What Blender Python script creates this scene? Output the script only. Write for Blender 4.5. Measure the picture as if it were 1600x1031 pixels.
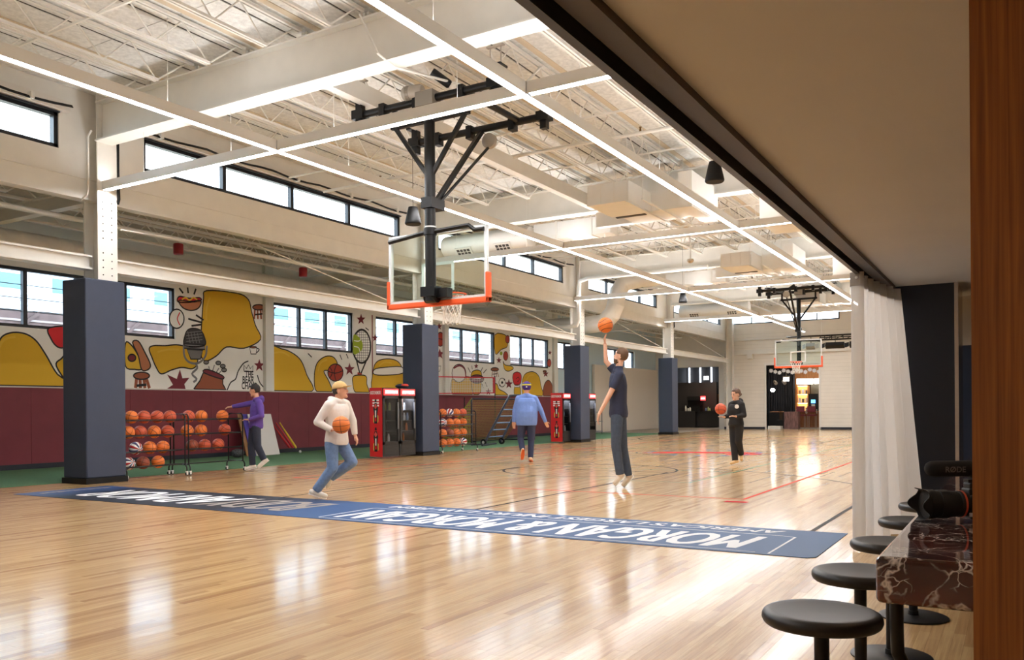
import bpy, bmesh, math, random
from mathutils import Vector, Matrix, Euler
from mathutils.geometry import tessellate_polygon
for o in list(bpy.data.objects): bpy.data.objects.remove(o)
SC = bpy.context.scene
COL = SC.collection
rnd = random.Random(7)
PI = math.pi

# ---------------------------------------------------------------- camera
YAW, PITCH, ROLL = math.radians(30.805), math.radians(-0.05), math.radians(-0.437)
FPX, PCX, PCY, CAMH = 1325.8, 800.0, 640.0, 1.25
_f = Vector((-math.sin(YAW)*math.cos(PITCH), math.cos(YAW)*math.cos(PITCH), math.sin(PITCH)))
_r0 = Vector((math.cos(YAW), math.sin(YAW), 0)); _u0 = _r0.cross(_f)
_r = math.cos(ROLL)*_r0 + math.sin(ROLL)*_u0
_u = -math.sin(ROLL)*_r0 + math.cos(ROLL)*_u0
CAM = Vector((0, 0, CAMH))
cd = bpy.data.cameras.new('camera'); cam = bpy.data.objects.new('camera', cd); COL.objects.link(cam)
M = Matrix.Identity(4)
for i in range(3):
    M[i][0], M[i][1], M[i][2], M[i][3] = _r[i], _u[i], -_f[i], CAM[i]
cam.matrix_world = M
cd.sensor_fit = 'HORIZONTAL'; cd.sensor_width = 36.0; cd.lens = FPX/1600*36.0
cd.shift_x = 0.0; cd.shift_y = (PCY-515.5)/1600
cd.clip_start = 0.05; cd.clip_end = 300
SC.camera = cam

# ---------------------------------------------------------------- world and exposure
wd = bpy.data.worlds.new('sky'); SC.world = wd; wd.use_nodes = True
bg = wd.node_tree.nodes['Background']
bg.inputs[0].default_value = (0.80, 0.90, 1.0, 1); bg.inputs[1].default_value = 2.0
SC.view_settings.view_transform = 'Standard'; SC.view_settings.look = 'None'
SC.view_settings.exposure = 2.28; SC.view_settings.gamma = 1.0; SC.view_settings.use_curve_mapping = False
LAMP_DOWN, LAMP_UP = 12.0, 3.8      # linear pendants: lower and upper diffuser

# ---------------------------------------------------------------- measuring helpers
def ray(px, py): return _f + _r*((px-PCX)/FPX) - _u*((py-PCY)/FPX)
def on(px, py, ax, val):                       # point of a known plane seen at a pixel
    d = ray(px, py); t = (val-CAM[ax])/d[ax]; return CAM + d*t
def atd(px, py, d): return CAM + ray(px, py)*d # point at a distance
def proj(p):
    d = Vector(p)-CAM; w = d.dot(_f); return PCX+FPX*d.dot(_r)/w, PCY-FPX*d.dot(_u)/w, w

# ---------------------------------------------------------------- materials
def lin(c): return tuple(((v/255)/12.92 if v/255 <= .04045 else ((v/255+.055)/1.055)**2.4) for v in c)
MATS = {}
def mat(name, c, rough=.5, metal=0., noise=0., nscale=20., bump=0., bscale=60., coat=0., emit=0., ecol=None, stretch=None, trans=0., spec=.5):
    if name in MATS: return MATS[name]
    m = bpy.data.materials.new(name); m.use_nodes = True; nt = m.node_tree; b = nt.nodes['Principled BSDF']
    lc = lin(c); b.inputs['Base Color'].default_value = (*lc, 1); b.inputs['Roughness'].default_value = rough
    b.inputs['Metallic'].default_value = metal; b.inputs['Coat Weight'].default_value = coat; b.inputs['Coat Roughness'].default_value = .05
    b.inputs['Specular IOR Level'].default_value = spec
    if emit: b.inputs['Emission Color'].default_value = (*(lin(ecol) if ecol else lc), 1); b.inputs['Emission Strength'].default_value = emit
    if noise or bump:
        g = nt.nodes.new('ShaderNodeNewGeometry'); mp = nt.nodes.new('ShaderNodeMapping'); nt.links.new(g.outputs['Position'], mp.inputs[0])
        if stretch: mp.inputs['Scale'].default_value = stretch
    if noise:
        n = nt.nodes.new('ShaderNodeTexNoise'); n.inputs['Scale'].default_value = nscale; n.inputs['Detail'].default_value = 5; nt.links.new(mp.outputs[0], n.inputs['Vector'])
        r = nt.nodes.new('ShaderNodeValToRGB'); e = r.color_ramp.elements
        e[0].position = .3; e[1].position = .7
        e[0].color = (*[v*(1-noise) for v in lc], 1); e[1].color = (*[min(1, v*(1+noise)) for v in lc], 1)
        nt.links.new(n.outputs['Fac'], r.inputs[0]); nt.links.new(r.outputs[0], b.inputs['Base Color'])
    if bump:
        n2 = nt.nodes.new('ShaderNodeTexNoise'); n2.inputs['Scale'].default_value = bscale; n2.inputs['Detail'].default_value = 3; nt.links.new(mp.outputs[0], n2.inputs['Vector'])
        bp = nt.nodes.new('ShaderNodeBump'); bp.inputs['Strength'].default_value = bump; bp.inputs['Distance'].default_value = .01
        nt.links.new(n2.outputs['Fac'], bp.inputs['Height']); nt.links.new(bp.outputs[0], b.inputs['Normal'])
    MATS[name] = m; return m
def glow(name, c, s):
    if name in MATS: return MATS[name]
    m = bpy.data.materials.new(name); m.use_nodes = True; nt = m.node_tree; nt.nodes.clear()
    e = nt.nodes.new('ShaderNodeEmission'); e.inputs[0].default_value = (*lin(c), 1); e.inputs[1].default_value = s
    o = nt.nodes.new('ShaderNodeOutputMaterial'); nt.links.new(e.outputs[0], o.inputs[0]); MATS[name] = m; return m
def glass(name, tint=(245, 250, 252), refl=.06):
    if name in MATS: return MATS[name]
    m = bpy.data.materials.new(name); m.use_nodes = True; nt = m.node_tree; nt.nodes.clear()
    t = nt.nodes.new('ShaderNodeBsdfTransparent'); t.inputs[0].default_value = (*lin(tint), 1)
    g = nt.nodes.new('ShaderNodeBsdfGlossy'); g.inputs['Roughness'].default_value = .02
    x = nt.nodes.new('ShaderNodeMixShader'); lw = nt.nodes.new('ShaderNodeLayerWeight'); lw.inputs[0].default_value = .5; pw = nt.nodes.new('ShaderNodeMath'); pw.operation = 'POWER'; pw.inputs[1].default_value = 4.; f = nt.nodes.new('ShaderNodeMath'); f.operation = 'MULTIPLY_ADD'; f.inputs[1].default_value = .35; f.inputs[2].default_value = refl*.5
    nt.links.new(lw.outputs['Facing'], pw.inputs[0]); nt.links.new(pw.outputs[0], f.inputs[0]); nt.links.new(f.outputs[0], x.inputs[0]); nt.links.new(t.outputs[0], x.inputs[1]); nt.links.new(g.outputs[0], x.inputs[2])
    o = nt.nodes.new('ShaderNodeOutputMaterial'); nt.links.new(x.outputs[0], o.inputs[0]); MATS[name] = m; return m

WHITE = mat('white paint', (231, 229, 223), .55, noise=.03, nscale=1.5)
CREAM = mat('cream steel paint', (229, 227, 220), .45, noise=.03, nscale=3)
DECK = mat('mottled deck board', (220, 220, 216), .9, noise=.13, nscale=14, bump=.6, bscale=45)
BLACKM = mat('black steel', (15, 15, 16), .4, spec=.35)
BLACKP = mat('black plastic', (18, 18, 19), .55, spec=.3)
NAVY = mat('navy vinyl pad', (54, 64, 85), .6, noise=.04, nscale=6, bump=.05, bscale=200)
NAVYD = mat('dark navy paint', (30, 34, 46), .6)
FRAME = mat('black window frame', (18, 20, 28), .4)
MAROON = mat('maroon vinyl pad', (122, 42, 54), .6, noise=.06, nscale=3, bump=.05, bscale=120)
PANE = glass('window pane')

# ---------------------------------------------------------------- mesh builder
class MB:
    def __init__(s): s.v = []; s.f = []
    def add(s, v, f):
        o = len(s.v); s.v += [tuple(p) for p in v]; s.f += [tuple(i+o for i in q) for q in f]; return s
    def box(s, x0, y0, z0, x1, y1, z1):
        if x0 > x1: x0, x1 = x1, x0
        if y0 > y1: y0, y1 = y1, y0
        if z0 > z1: z0, z1 = z1, z0
        return s.add([(x0,y0,z0),(x1,y0,z0),(x1,y1,z0),(x0,y1,z0),(x0,y0,z1),(x1,y0,z1),(x1,y1,z1),(x0,y1,z1)],
                     [(0,3,2,1),(4,5,6,7),(0,1,5,4),(1,2,6,5),(2,3,7,6),(3,0,4,7)])
    def obox(s, c, ax, ay, az, hx, hy, hz):    # oriented box
        c = Vector(c); ax, ay, az = Vector(ax).normalized()*hx, Vector(ay).normalized()*hy, Vector(az).normalized()*hz
        P = [c+ax*i+ay*j+az*k for k in (-1, 1) for i, j in ((-1,-1),(1,-1),(1,1),(-1,1))]
        return s.add(P, [(0,3,2,1),(4,5,6,7),(0,1,5,4),(1,2,6,5),(2,3,7,6),(3,0,4,7)])
    def bar(s, p0, p1, w, h, up=(0, 0, 1)):    # rectangular bar between points
        p0, p1 = Vector(p0), Vector(p1); d = p1-p0; u = Vector(up)
        side = d.cross(u)
        if side.length < 1e-6: side = d.cross(Vector((1, 0, 0)))
        side.normalize(); u2 = side.cross(d).normalized()
        return s.obox((p0+p1)/2, d, side, u2, d.length/2, w/2, h/2)
    def ring(s, c, d, r, n, ref=None, ell=1.):
        d = Vector(d).normalized(); a = d.cross(ref if ref is not None else (Vector((0,0,1)) if abs(d.z) < .9 else Vector((1,0,0)))).normalized(); b = d.cross(a)
        return [Vector(c)+a*(r*math.cos(2*PI*i/n))+b*(r*ell*math.sin(2*PI*i/n)) for i in range(n)]
    def loft(s, rings, cap=True, closed=False):
        n = len(rings[0]); V = [p for R in rings for p in R]; F = []
        m = len(rings)
        for k in range(m if closed else m-1):
            k2 = (k+1) % m
            for i in range(n): F.append((k*n+i, k*n+(i+1) % n, k2*n+(i+1) % n, k2*n+i))
        if cap and not closed: F.append(tuple(range(n-1, -1, -1))); F.append(tuple((m-1)*n+i for i in range(n)))
        return s.add(V, F)
    def tube(s, p0, p1, r0, r1=None, n=12, cap=True):
        p0, p1 = Vector(p0), Vector(p1); r1 = r0 if r1 is None else r1; d = p1-p0
        return s.loft([s.ring(p0, d, r0, n), s.ring(p1, d, r1, n)], cap)
    def path(s, pts, r, n=8, closed=False, cap=True):
        pts = [Vector(p) for p in pts]; m = len(pts); R = []; ref = None
        for i in range(m):
            a = pts[i-1] if (i > 0 or closed) else pts[i]; b = pts[(i+1) % m] if (i < m-1 or closed) else pts[i]
            d = (b-a).normalized()
            if ref is None: ref = Vector((0,0,1)) if abs(d.z) < .9 else Vector((1,0,0))
            x = d.cross(ref)
            if x.length < 1e-5: ref = Vector((1,0,0)) if abs(d.x) < .9 else Vector((0,1,0)); x = d.cross(ref)
            x.normalize(); y = d.cross(x); ref = -y if False else ref
            rr = r[i] if isinstance(r, (list, tuple)) else r
            R.append([pts[i]+x*(rr*math.cos(2*PI*k/n))+y*(rr*math.sin(2*PI*k/n)) for k in range(n)])
        return s.loft(R, cap, closed)
    def lathe(s, prof, c=(0,0,0), axis=(0,0,1), n=24, ref=None):   # prof: (radius, height)
        c = Vector(c); ax = Vector(axis).normalized()
        return s.loft([s.ring(c+ax*h, ax, max(r, 1e-4), n, ref) for r, h in prof])
    def sphere(s, c, r, nu=20, nv=12, sc=(1, 1, 1), rot=None):
        V = []; F = []; c = Vector(c)
        for j in range(nv+1):
            t = PI*j/nv
            for i in range(nu):
                p = 2*PI*i/nu; q = Vector((r*sc[0]*math.sin(t)*math.cos(p), r*sc[1]*math.sin(t)*math.sin(p), r*sc[2]*math.cos(t)))
                if rot is not None: q = rot @ q
                V.append(c+q)
        for j in range(nv):
            for i in range(nu):
                a, b = j*nu+i, j*nu+(i+1) % nu
                if j == 0: F.append((a, a+nu, b+nu))
                elif j == nv-1: F.append((a, a+nu, b))
                else: F.append((a, a+nu, b+nu, b))
        return s.add(V, F)
    def prism(s, pts, off):                    # 3-D planar polygon extruded by a vector
        pts = [Vector(p) for p in pts]; off = Vector(off); n = len(pts)
        tri = tessellate_polygon([pts])
        V = pts+[p+off for p in pts]; F = [tuple(t) for t in tri]+[tuple(i+n for i in reversed(t)) for t in tri]
        F += [(i, i+n, (i+1) % n+n, (i+1) % n) for i in range(n)]
        return s.add(V, F)
    def build(s, name, m, parent=None, smooth=None):
        me = bpy.data.meshes.new(name); me.from_pydata(s.v, [], s.f); me.update()
        bm = bmesh.new(); bm.from_mesh(me); bmesh.ops.recalc_face_normals(bm, faces=bm.faces[:]); bm.to_mesh(me); bm.free()
        if smooth is not None:
            for p in me.polygons: p.use_smooth = True
            me.set_sharp_from_angle(angle=math.radians(smooth))
        return link(name, me, m, parent)
def pmat(p): return Matrix.LocRotScale(p.location, p.rotation_euler, p.scale)
def wmat(q): return (wmat(q.parent) @ q.matrix_parent_inverse if q.parent else Matrix.Identity(4)) @ pmat(q)
def link(name, me, m, parent=None):
    if m is not None:
        me.materials.clear(); me.materials.append(m)
    o = bpy.data.objects.new(name, me); COL.objects.link(o)
    if parent is not None:
        o.parent = parent; o.matrix_parent_inverse = wmat(parent).inverted()
    return o
def thing(name, label, cat, loc=(0, 0, 0), group=None, kind=None):
    o = bpy.data.objects.new(name, None); COL.objects.link(o); o.location = loc; o.empty_display_size = .1
    return tag(o, label, cat, group, kind)
def tag(o, label=None, cat=None, group=None, kind=None):
    if label: o['label'] = label
    if cat: o['category'] = cat
    if group: o['group'] = group
    if kind: o['kind'] = kind
    return o
def struct(o, label=None): 
    o['kind'] = 'structure'
    if label: o['label'] = label
    return o
def copy_tree(o, loc=None, rotz=None, parent=None, label=None):
    c = o.copy(); COL.objects.link(c); inv = o.matrix_parent_inverse.copy(); c.parent = parent; c.matrix_parent_inverse = inv
    if loc is not None: c.location = loc
    if rotz is not None: c.rotation_euler = (0, 0, rotz)
    if label: c['label'] = label
    for ch in list(o.children): copy_tree(ch, parent=c)
    return c
def smoothline(pts, closed=True, k=5):          # Catmull-Rom through 2-D or 3-D points
    n = len(pts); out = []
    P = [Vector(p) for p in pts]
    rng = range(n) if closed else range(n-1)
    for i in rng:
        if closed: a, b, c, d = P[i-1], P[i], P[(i+1) % n], P[(i+2) % n]
        else: a, b, c, d = P[max(i-1, 0)], P[i], P[i+1], P[min(i+2, n-1)]
        for j in range(k):
            t = j/k; out.append(.5*((2*b)+(c-a)*t+(2*a-5*b+4*c-d)*t*t+(3*b-a-3*c+d)*t**3))
    if not closed: out.append(P[-1])
    return out
def text_mesh(s, size=1., shear=0., bold=0., align='LEFT', spacing=1.):   # flat lettering as (verts, faces, width)
    cu = bpy.data.curves.new('lettering', 'FONT'); cu.body = s; cu.size = size; cu.shear = shear; cu.offset = bold; cu.align_x = align; cu.resolution_u = 3; cu.space_character = spacing
    o = bpy.data.objects.new('lettering', cu); COL.objects.link(o)
    me = bpy.data.meshes.new_from_object(o.evaluated_get(bpy.context.evaluated_depsgraph_get()))
    V = [v.co.copy() for v in me.vertices]; F = [tuple(p.vertices) for p in me.polygons]
    bpy.data.objects.remove(o); bpy.data.curves.remove(cu); bpy.data.meshes.remove(me)
    return V, F
def text_on(name, s, origin, ux, uy, w, h, m, parent, shear=0., bold=0., fat=0.):  # fit lettering into a w x h box at origin
    V, F = text_mesh(s, 1., shear, bold)
    x0, x1 = min(v.x for v in V), max(v.x for v in V); y0, y1 = min(v.y for v in V), max(v.y for v in V)
    ux, uy, O = Vector(ux), Vector(uy), Vector(origin)
    b = MB(); nz = ux.cross(uy)
    for k, sx in enumerate((0, -fat, fat, -fat/2, fat/2) if fat else (0,)): b.add([O+ux*((v.x-x0)/(x1-x0)*w+sx)+uy*((v.y-y0)/(y1-y0)*h)+nz*(.0002*k) for v in V], F)
    return b.build(name, m, parent)
# ================================================================ the setting
XW, XC, YF = -18.8, -14.3, 48.5          # mural wall, clerestory plane, far wall
BAYS = [-0.45, 9.2, 18.85, 28.5, 38.15, 47.8]
# ---- court floor: maple strips
def maple():
    m = bpy.data.materials.new('maple strip'); m.use_nodes = True; nt = m.node_tree; b = nt.nodes['Principled BSDF']; L = nt.links.new
    N = nt.nodes.new
    g = N('ShaderNodeNewGeometry'); oi = N('ShaderNodeObjectInfo')
    ad = N('ShaderNodeMath'); ad.operation = 'ADD'; L(g.outputs['Random Per Island'], ad.inputs[0]); L(oi.outputs['Random'], ad.inputs[1])
    fr = N('ShaderNodeMath'); fr.operation = 'FRACT'; L(ad.outputs[0], fr.inputs[0])
    ra = N('ShaderNodeValToRGB'); e = ra.color_ramp.elements
    e[0].color = (*lin((178, 130, 78)), 1); e[1].color = (*lin((222, 187, 134)), 1)
    for p, c in ((.08, (192, 150, 96)), (.35, (208, 169, 115)), (.75, (216, 179, 125))):
        k = e.new(p); k.color = (*lin(c), 1)
    L(fr.outputs[0], ra.inputs[0])
    mp = N('ShaderNodeMapping'); mp.inputs['Scale'].default_value = (60, 2.2, 1); L(g.outputs['Position'], mp.inputs[0])
    n = N('ShaderNodeTexNoise'); n.inputs['Scale'].default_value = 1; n.inputs['Detail'].default_value = 4; n.inputs['Distortion'].default_value = .4; L(mp.outputs[0], n.inputs['Vector'])
    r2 = N('ShaderNodeValToRGB'); r2.color_ramp.elements[0].position = .3; r2.color_ramp.elements[0].color = (.70, .62, .52, 1); r2.color_ramp.elements[1].position = .62; r2.color_ramp.elements[1].color = (1, 1, 1, 1)
    L(n.outputs['Fac'], r2.inputs[0])
    mx = N('ShaderNodeMix'); mx.data_type = 'RGBA'; mx.blend_type = 'MULTIPLY'; mx.inputs[0].default_value = .75
    L(ra.outputs[0], mx.inputs[6]); L(r2.outputs[0], mx.inputs[7]); L(mx.outputs[2], b.inputs['Base Color'])
    b.inputs['Roughness'].default_value = .4; b.inputs['Specular IOR Level'].default_value = .1; b.inputs['Coat Weight'].default_value = 1.; b.inputs['Coat Roughness'].default_value = .13; b.inputs['Coat IOR'].default_value = 1.25
    # slight unevenness of the lacquer from strip to strip
    n3 = N('ShaderNodeTexNoise'); n3.inputs['Scale'].default_value = 1; n3.inputs['Detail'].default_value = 2
    mp3 = N('ShaderNodeMapping'); mp3.inputs['Scale'].default_value = (9, 1.2, 1); L(g.outputs['Position'], mp3.inputs[0]); L(mp3.outputs[0], n3.inputs['Vector'])
    bp = N('ShaderNodeBump'); bp.inputs['Strength'].default_value = .12; bp.inputs['Distance'].default_value = .01; L(n3.outputs['Fac'], bp.inputs['Height'])
    L(bp.outputs[0], b.inputs['Coat Normal']); L(bp.outputs[0], b.inputs['Normal'])
    return m
MAPLE = maple()
TX = -14.55                               # edge between maple and turf
fl = MB().box(TX, -4, -.3, 3, YF+.3, -.012).build('floor', mat('plank joint', (120, 92, 62), .8)); struct(fl, 'light maple strip court floor with glossy lacquer')
W = .0572; strips = []
x = TX
while x < 2.6:
    y = -4-rnd.random()*1.2
    while y < YF:
        L_ = rnd.uniform(.35, 1.6); strips.append((x, max(y, -4.0), min(y+L_, YF+.3))); y += L_
    x += W
def seen(s):
    c = ((s[0]+W/2), (s[1]+s[2])/2, 0); 
    if c[1] < .5: return None
    px, py, d = proj(c)
    return d if (d > .3 and -20 < px < 1522 and py < 1040 and not (c[0] > -1.4 and px > 1290)) else None
order = sorted([(seen(s), i) for i, s in enumerate(strips) if seen(s) is not None])[:300]
near = {i for _, i in order}
unit = MB().add([(0,0,-.012),(1,0,-.012),(1,1,-.012),(0,1,-.012),(0,0,0),(1,0,0),(1,1,0),(0,1,0)], [(4,5,6,7),(0,1,5,4),(1,2,6,5),(2,3,7,6),(3,0,4,7),(0,3,2,1)])
um = None; rest = MB()
for i, (x, y0, y1) in enumerate(strips):
    if i in near:
        if um is None: o = unit.build('plank', MAPLE, fl); um = o.data
        else:
            o = bpy.data.objects.new('plank', um); COL.objects.link(o); o.parent = fl
        o.location = (x, y0, 0); o.scale = (W-.0006, y1-y0-.0006, 1)
    else:
        a, b, c, d = x, x+W-.0006, y0, y1-.0006
        rest.v += [(a,c,0),(b,c,0),(b,d,0),(a,d,0),(a,c,-.012),(b,c,-.012),(b,d,-.012),(a,d,-.012)]
        k = len(rest.v)-8; rest.f += [(k,k+1,k+2,k+3),(k+4,k+5,k+1,k),(k+5,k+6,k+2,k+1),(k+6,k+7,k+3,k+2),(k+7,k+4,k,k+3)]
me = bpy.data.meshes.new('plank_field'); me.from_pydata(rest.v, [], rest.f); me.update()
pf = link('plank_field', me, MAPLE, fl); pf['kind'] = 'stuff'; pf['label'] = 'rows of narrow maple floor strips'
# ---- turf strip
turf = MB().box(XW, -4, -.3, TX, 39.6, .006).build('floor_turf', mat('green turf', (92, 134, 96), .95, noise=.3, nscale=60, bump=1., bscale=300)); struct(turf, 'green artificial turf strip along the mural wall')
t2 = MB().box(XW, 39.6, -.3, TX, YF+.3, 0).build('floor_side', mat('grey concrete floor', (150, 140, 126), .35, noise=.06, nscale=4)); struct(t2, 'smooth concrete floor behind the last padded column')
# ---- painted court lines
def lmat(n, c): return mat(n, c, .75, spec=.06)
LB, LR, LG, LY, LBL, LGR = lmat('black line', (52, 46, 44)), lmat('red line', (208, 78, 64)), lmat('green line', (92, 128, 104)), lmat('yellow line', (222, 214, 130)), lmat('blue mark', (74, 120, 172)), lmat('grey line', (96, 94, 92))
CX = -7.48
def cline(pts, w, m, z=.0012, lab=None, closed=False):
    P = [Vector((p[0], p[1], 0)) for p in pts]; n = len(P); V = []; F = []
    for i, p in enumerate(P):
        a = P[i-1] if (i or closed) else p; c = P[(i+1) % n] if (i < n-1 or closed) else p
        d1 = (p-a).normalized() if (p-a).length > 1e-9 else (c-p).normalized(); d2 = (c-p).normalized() if (c-p).length > 1e-9 else d1
        d = (d1+d2).normalized(); s = Vector((-d.y, d.x, 0))*(w/2/max(.4, d.dot(d1))); V += [p+s+Vector((0,0,z)), p-s+Vector((0,0,z))]
    for i in range(n if closed else n-1):
        j = (i+1) % n; F.append((2*i+1, 2*j+1, 2*j, 2*i))
    o = MB().add(V, F).build('court_line', m, fl)
    if lab: o['label'] = lab
    return o
def arc(cx, cy, r, a0, a1, n=40): return [(cx+r*math.cos(math.radians(a0+(a1-a0)*i/n)), cy+r*math.sin(math.radians(a0+(a1-a0)*i/n))) for i in range(n+1)]
cline([(-1.78, 8.8), (-1.78, 36.9)], .05, LGR, lab='dark sideline'); cline([(-13.2, 8.8), (-13.2, 36.9)], .05, LGR)
for sx in (-1.67, 1.67): cline([(CX+sx, 8.8), (CX+sx, 15.6)], .05, LB); cline([(CX+sx, 36.9), (CX+sx, 30.1)], .05, LB)
cline(arc(CX, 15.6, 1.75, 0, 360, 48)[:-1], .05, LB, closed=True); cline(arc(CX, 30.1, 1.75, 0, 360, 48)[:-1], .05, LB, .0013, closed=True)
cline([(CX-1.67, 15.6), (CX+1.67, 15.6)], .05, LB, .0016); cline([(CX-1.67, 30.1), (CX+1.67, 30.1)], .05, LB, .0016)
cline(arc(CX, 10.95, 6.3, -8, 188), .05, LB, .0014, 'three point arc'); cline(arc(CX, 34.8, 6.3, 172, 368), .05, LB, .0014)
cline([(-3.2, 11.48), (-3.2, 34.2), (-11.6, 34.2), (-11.6, 11.48)], .05, LR, .0018, 'red volleyball boundary', True)
for x in (-4.7, -10.2): cline([(x, 13.6), (x, 31.8)], .04, LG, .0020)
for y in (13.6, 16.2, 29.2, 31.8): cline([(-10.2, y), (-4.7, y)], .04, LG, .0022)
cline([(-13.2, 37.0), (-1.78, 37.0)], .07, LY, .0024, 'pale yellow end line'); cline([(-13.2, 22.9), (-1.78, 22.9)], .05, LR, .0026)
cline(arc(CX, 22.9, 1.85, 0, 360, 56)[:-1], .05, LGR, .0028, closed=True)
# centre mark: red sweep with a ring of blue stars
def flat(pts, m, z, name, par, k=0):
    P = smoothline([(p[0], p[1]) for p in pts], True, k) if k else [Vector((p[0], p[1])) for p in pts]
    P3 = [Vector((p[0], p[1], z)) for p in P]; T = tessellate_polygon([P3])
    return MB().add(P3, [tuple(t) for t in T]).build(name, m, par)
RED = lmat('red floor paint', (188, 46, 52))
flat([(-9.0, 22.1), (-8.4, 22.2), (-7.6, 22.6), (-6.7, 22.7), (-5.9, 23.1), (-6.5, 23.4), (-7.4, 23.2), (-8.2, 23.0), (-8.7, 22.6)], RED, .0031, 'court_mark', fl, 5)
flat([(-6.6, 22.0), (-6.1, 22.1), (-5.8, 22.6), (-6.2, 22.7), (-6.6, 22.4)], RED, .0032, 'court_mark', fl, 5)
for k in range(14):
    a = 2*PI*k/14; c = (CX+1.5*math.cos(a), 22.9+1.5*math.sin(a))
    flat([(c[0]+(.17 if j % 2 == 0 else .07)*math.cos(PI/5*j), c[1]+(.17 if j % 2 == 0 else .07)*math.sin(PI/5*j)) for j in range(10)], LBL, .0033, 'court_mark', fl)
flat([(-3.35, 11.05), (-3.05, 11.05), (-3.05, 11.2), (-3.35, 11.2)], RED, .0034, 'court_mark', fl)

# ---- walls with openings
def wall(mb, ax, lo, hi, a0, a1, z0, z1, ops):
    def bx(u0, u1, w0, w1):
        if u1-u0 > 1e-4 and w1-w0 > 1e-4:
            if ax == 0: mb.box(lo, u0, w0, hi, u1, w1)
            else: mb.box(u0, lo, w0, u1, hi, w1)
    c = a0
    for (u0, u1, w0, w1) in sorted(ops):
        bx(c, u0, z0, z1); bx(u0, u1, z0, w0); bx(u0, u1, w1, z1); c = u1
    bx(c, a1, z0, z1)
    return mb
WB, WT = 3.13, 4.45
side_wins = [(8.15, 14.47, [9.4, 10.62, 11.85, 13.07]), (17.86, 21.34, [18.98, 20.13]), (22.5, 26.0, [23.64, 24.8]), (26.75, 30.17, [27.8, 28.95]), (31.42, 34.9, [32.47, 33.57]), (35.75, 38.9, [36.7, 37.8]), (41.5, 45.2, [42.7, 43.9])]
wl = wall(MB(), 0, XW-.3, XW, -4, YF, 0, 5.9, [(a, b, WB, WT) for a, b, _ in side_wins]).build('wall_left', mat('mural wall white', (246, 243, 238), .7, noise=.02, nscale=2)); struct(wl, 'white painted side wall with mural above maroon padding')
cler = [(1.2, 8.63, [3.0, 4.9, 6.8]), (10.29, 18.09, [12.24, 14.18, 16.11]), (19.85, 27.63, [21.7, 23.6, 25.5]), (29.77, 37.02, [31.6, 33.3, 35.1]), (38.6, 46.8, [40.5, 42.5, 44.6])]
CB, CT = 5.83, 6.45
wc = wall(MB(), 0, XC-.15, XC+.05, -4, YF, 5.03, 7.2, [(a, b, CB, CT) for a, b, _ in cler]).build('wall_clerestory', CREAM); struct(wc, 'cream clerestory wall above the open side aisle')
ledge = MB().box(XC+.05, -4, 5.40, XC+.065, YF, 5.42).box(XC+.05, -4, 5.03, XC+.09, YF, 5.06).build('trim_1', CREAM); struct(ledge)
far_ops = [(-12.19, -9.35, 0, 3.6)]
fw = wall(MB(), 1, YF, YF+.25, -14.45, 3, 0, 5.99, far_ops); wall(fw, 1, YF, YF+.25, -14.45, 3, 5.99, 7.2, [(-14.35, -8.25, 5.99+.0, 6.48)]); wall(fw, 1, YF, YF+.25, XW-.3, -14.45, 0, 6.0, [(-17.5, -14.9, 0, 3.62)])
wf = fw.build('wall_far', mat('white painted block', (235, 230, 220), .6, noise=.03, nscale=2)); struct(wf, 'white painted block end wall with two openings')
# course lines of the painted block, proud by a hair
crs = MB()
for k in range(1, 28):
    z = .2*k
    for a, b in ((-14.9, -12.25), (-9.3, -6.5)):
        if z > 3.6: a, b = (-14.4, -6.5) if a < -14 else (0, 0)
        if b > a: crs.box(a, YF-.004, z, b, YF, z+.012)
struct(crs.build('trim_course', mat('block joint', (214, 208, 197), .8)), 'thin course lines on the end wall')
bb = MB()
for a, b in ((-14.88, -12.25), (-9.3, 3)): bb.box(a, YF-.03, 0, b, YF, .13)
struct(bb.build('baseboard_far', NAVYD), 'dark baseboard along the end wall')
struct(MB().box(-14.5, YF-.2, 4.25, 3, YF, 4.5).box(-14.5, YF-.12, 5.05, 3, YF, 5.12).build('trim_2', CREAM), 'cream ledge beam on the end wall')
struct(MB().box(-12.3, YF-.03, 0, -12.19, YF+.25, 3.72).box(-9.35, YF-.03, 0, -9.24, YF+.25, 3.72).box(-12.19, YF-.03, 3.6, -9.35, YF+.25, 3.72).build('door_1', WHITE), 'white cased opening to the lounge')
struct(MB().box(-17.6, YF-.03, 0, -17.5, YF+.25, 3.7).box(-14.9, YF-.05, 0, -14.6, YF+.25, 4.3).box(-17.5, YF-.03, 3.62, -14.9, YF+.25, 4.3).build('door_2', WHITE), 'white cased opening to the dark coffee corner')
wn = MB().box(XW-.3, -4.3, 0, 3.3, -4, 7.2).build('wall_near', WHITE); struct(wn, 'plain white wall behind the viewer')
wr = MB().box(-1.15, -4, 2.75, -.95, YF, 7.2).box(-1.15, 10.9, 0, -.95, YF, 2.75).build('wall_right', WHITE); struct(wr, 'plain white wall on the curtain side')
# maroon wall padding, panel by panel
pad = None; y = -.3
while y < 35.4:
    if pad is None:
        pad = MB().box(XW, 0, .12, XW+.05, 1.214, 1.8).build('pad_panel', MAROON, wl); o = pad
    else: o = bpy.data.objects.new('pad_panel', pad.data); COL.objects.link(o); o.parent = wl
    o.location = (0, y, 0); y += 1.22
o = MB().box(XW, -4, 1.8, XW+.06, 35.5, 1.83).build('pad_cap', mat('pale cap strip', (205, 196, 190), .5), wl)
struct(MB().box(XW, -4, 0, XW+.06, 35.5, .12).build('baseboard_left', NAVYD), 'dark baseboard under the maroon padding')
for i, (a, b) in enumerate(((17.45, 17.76), (26.4, 26.68), (35.25, 35.62))):
    MB().box(XW, a, 1.83 if i < 2 else 0, XW+.12, b, 5.8).build('pilaster', WHITE, wl)
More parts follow.
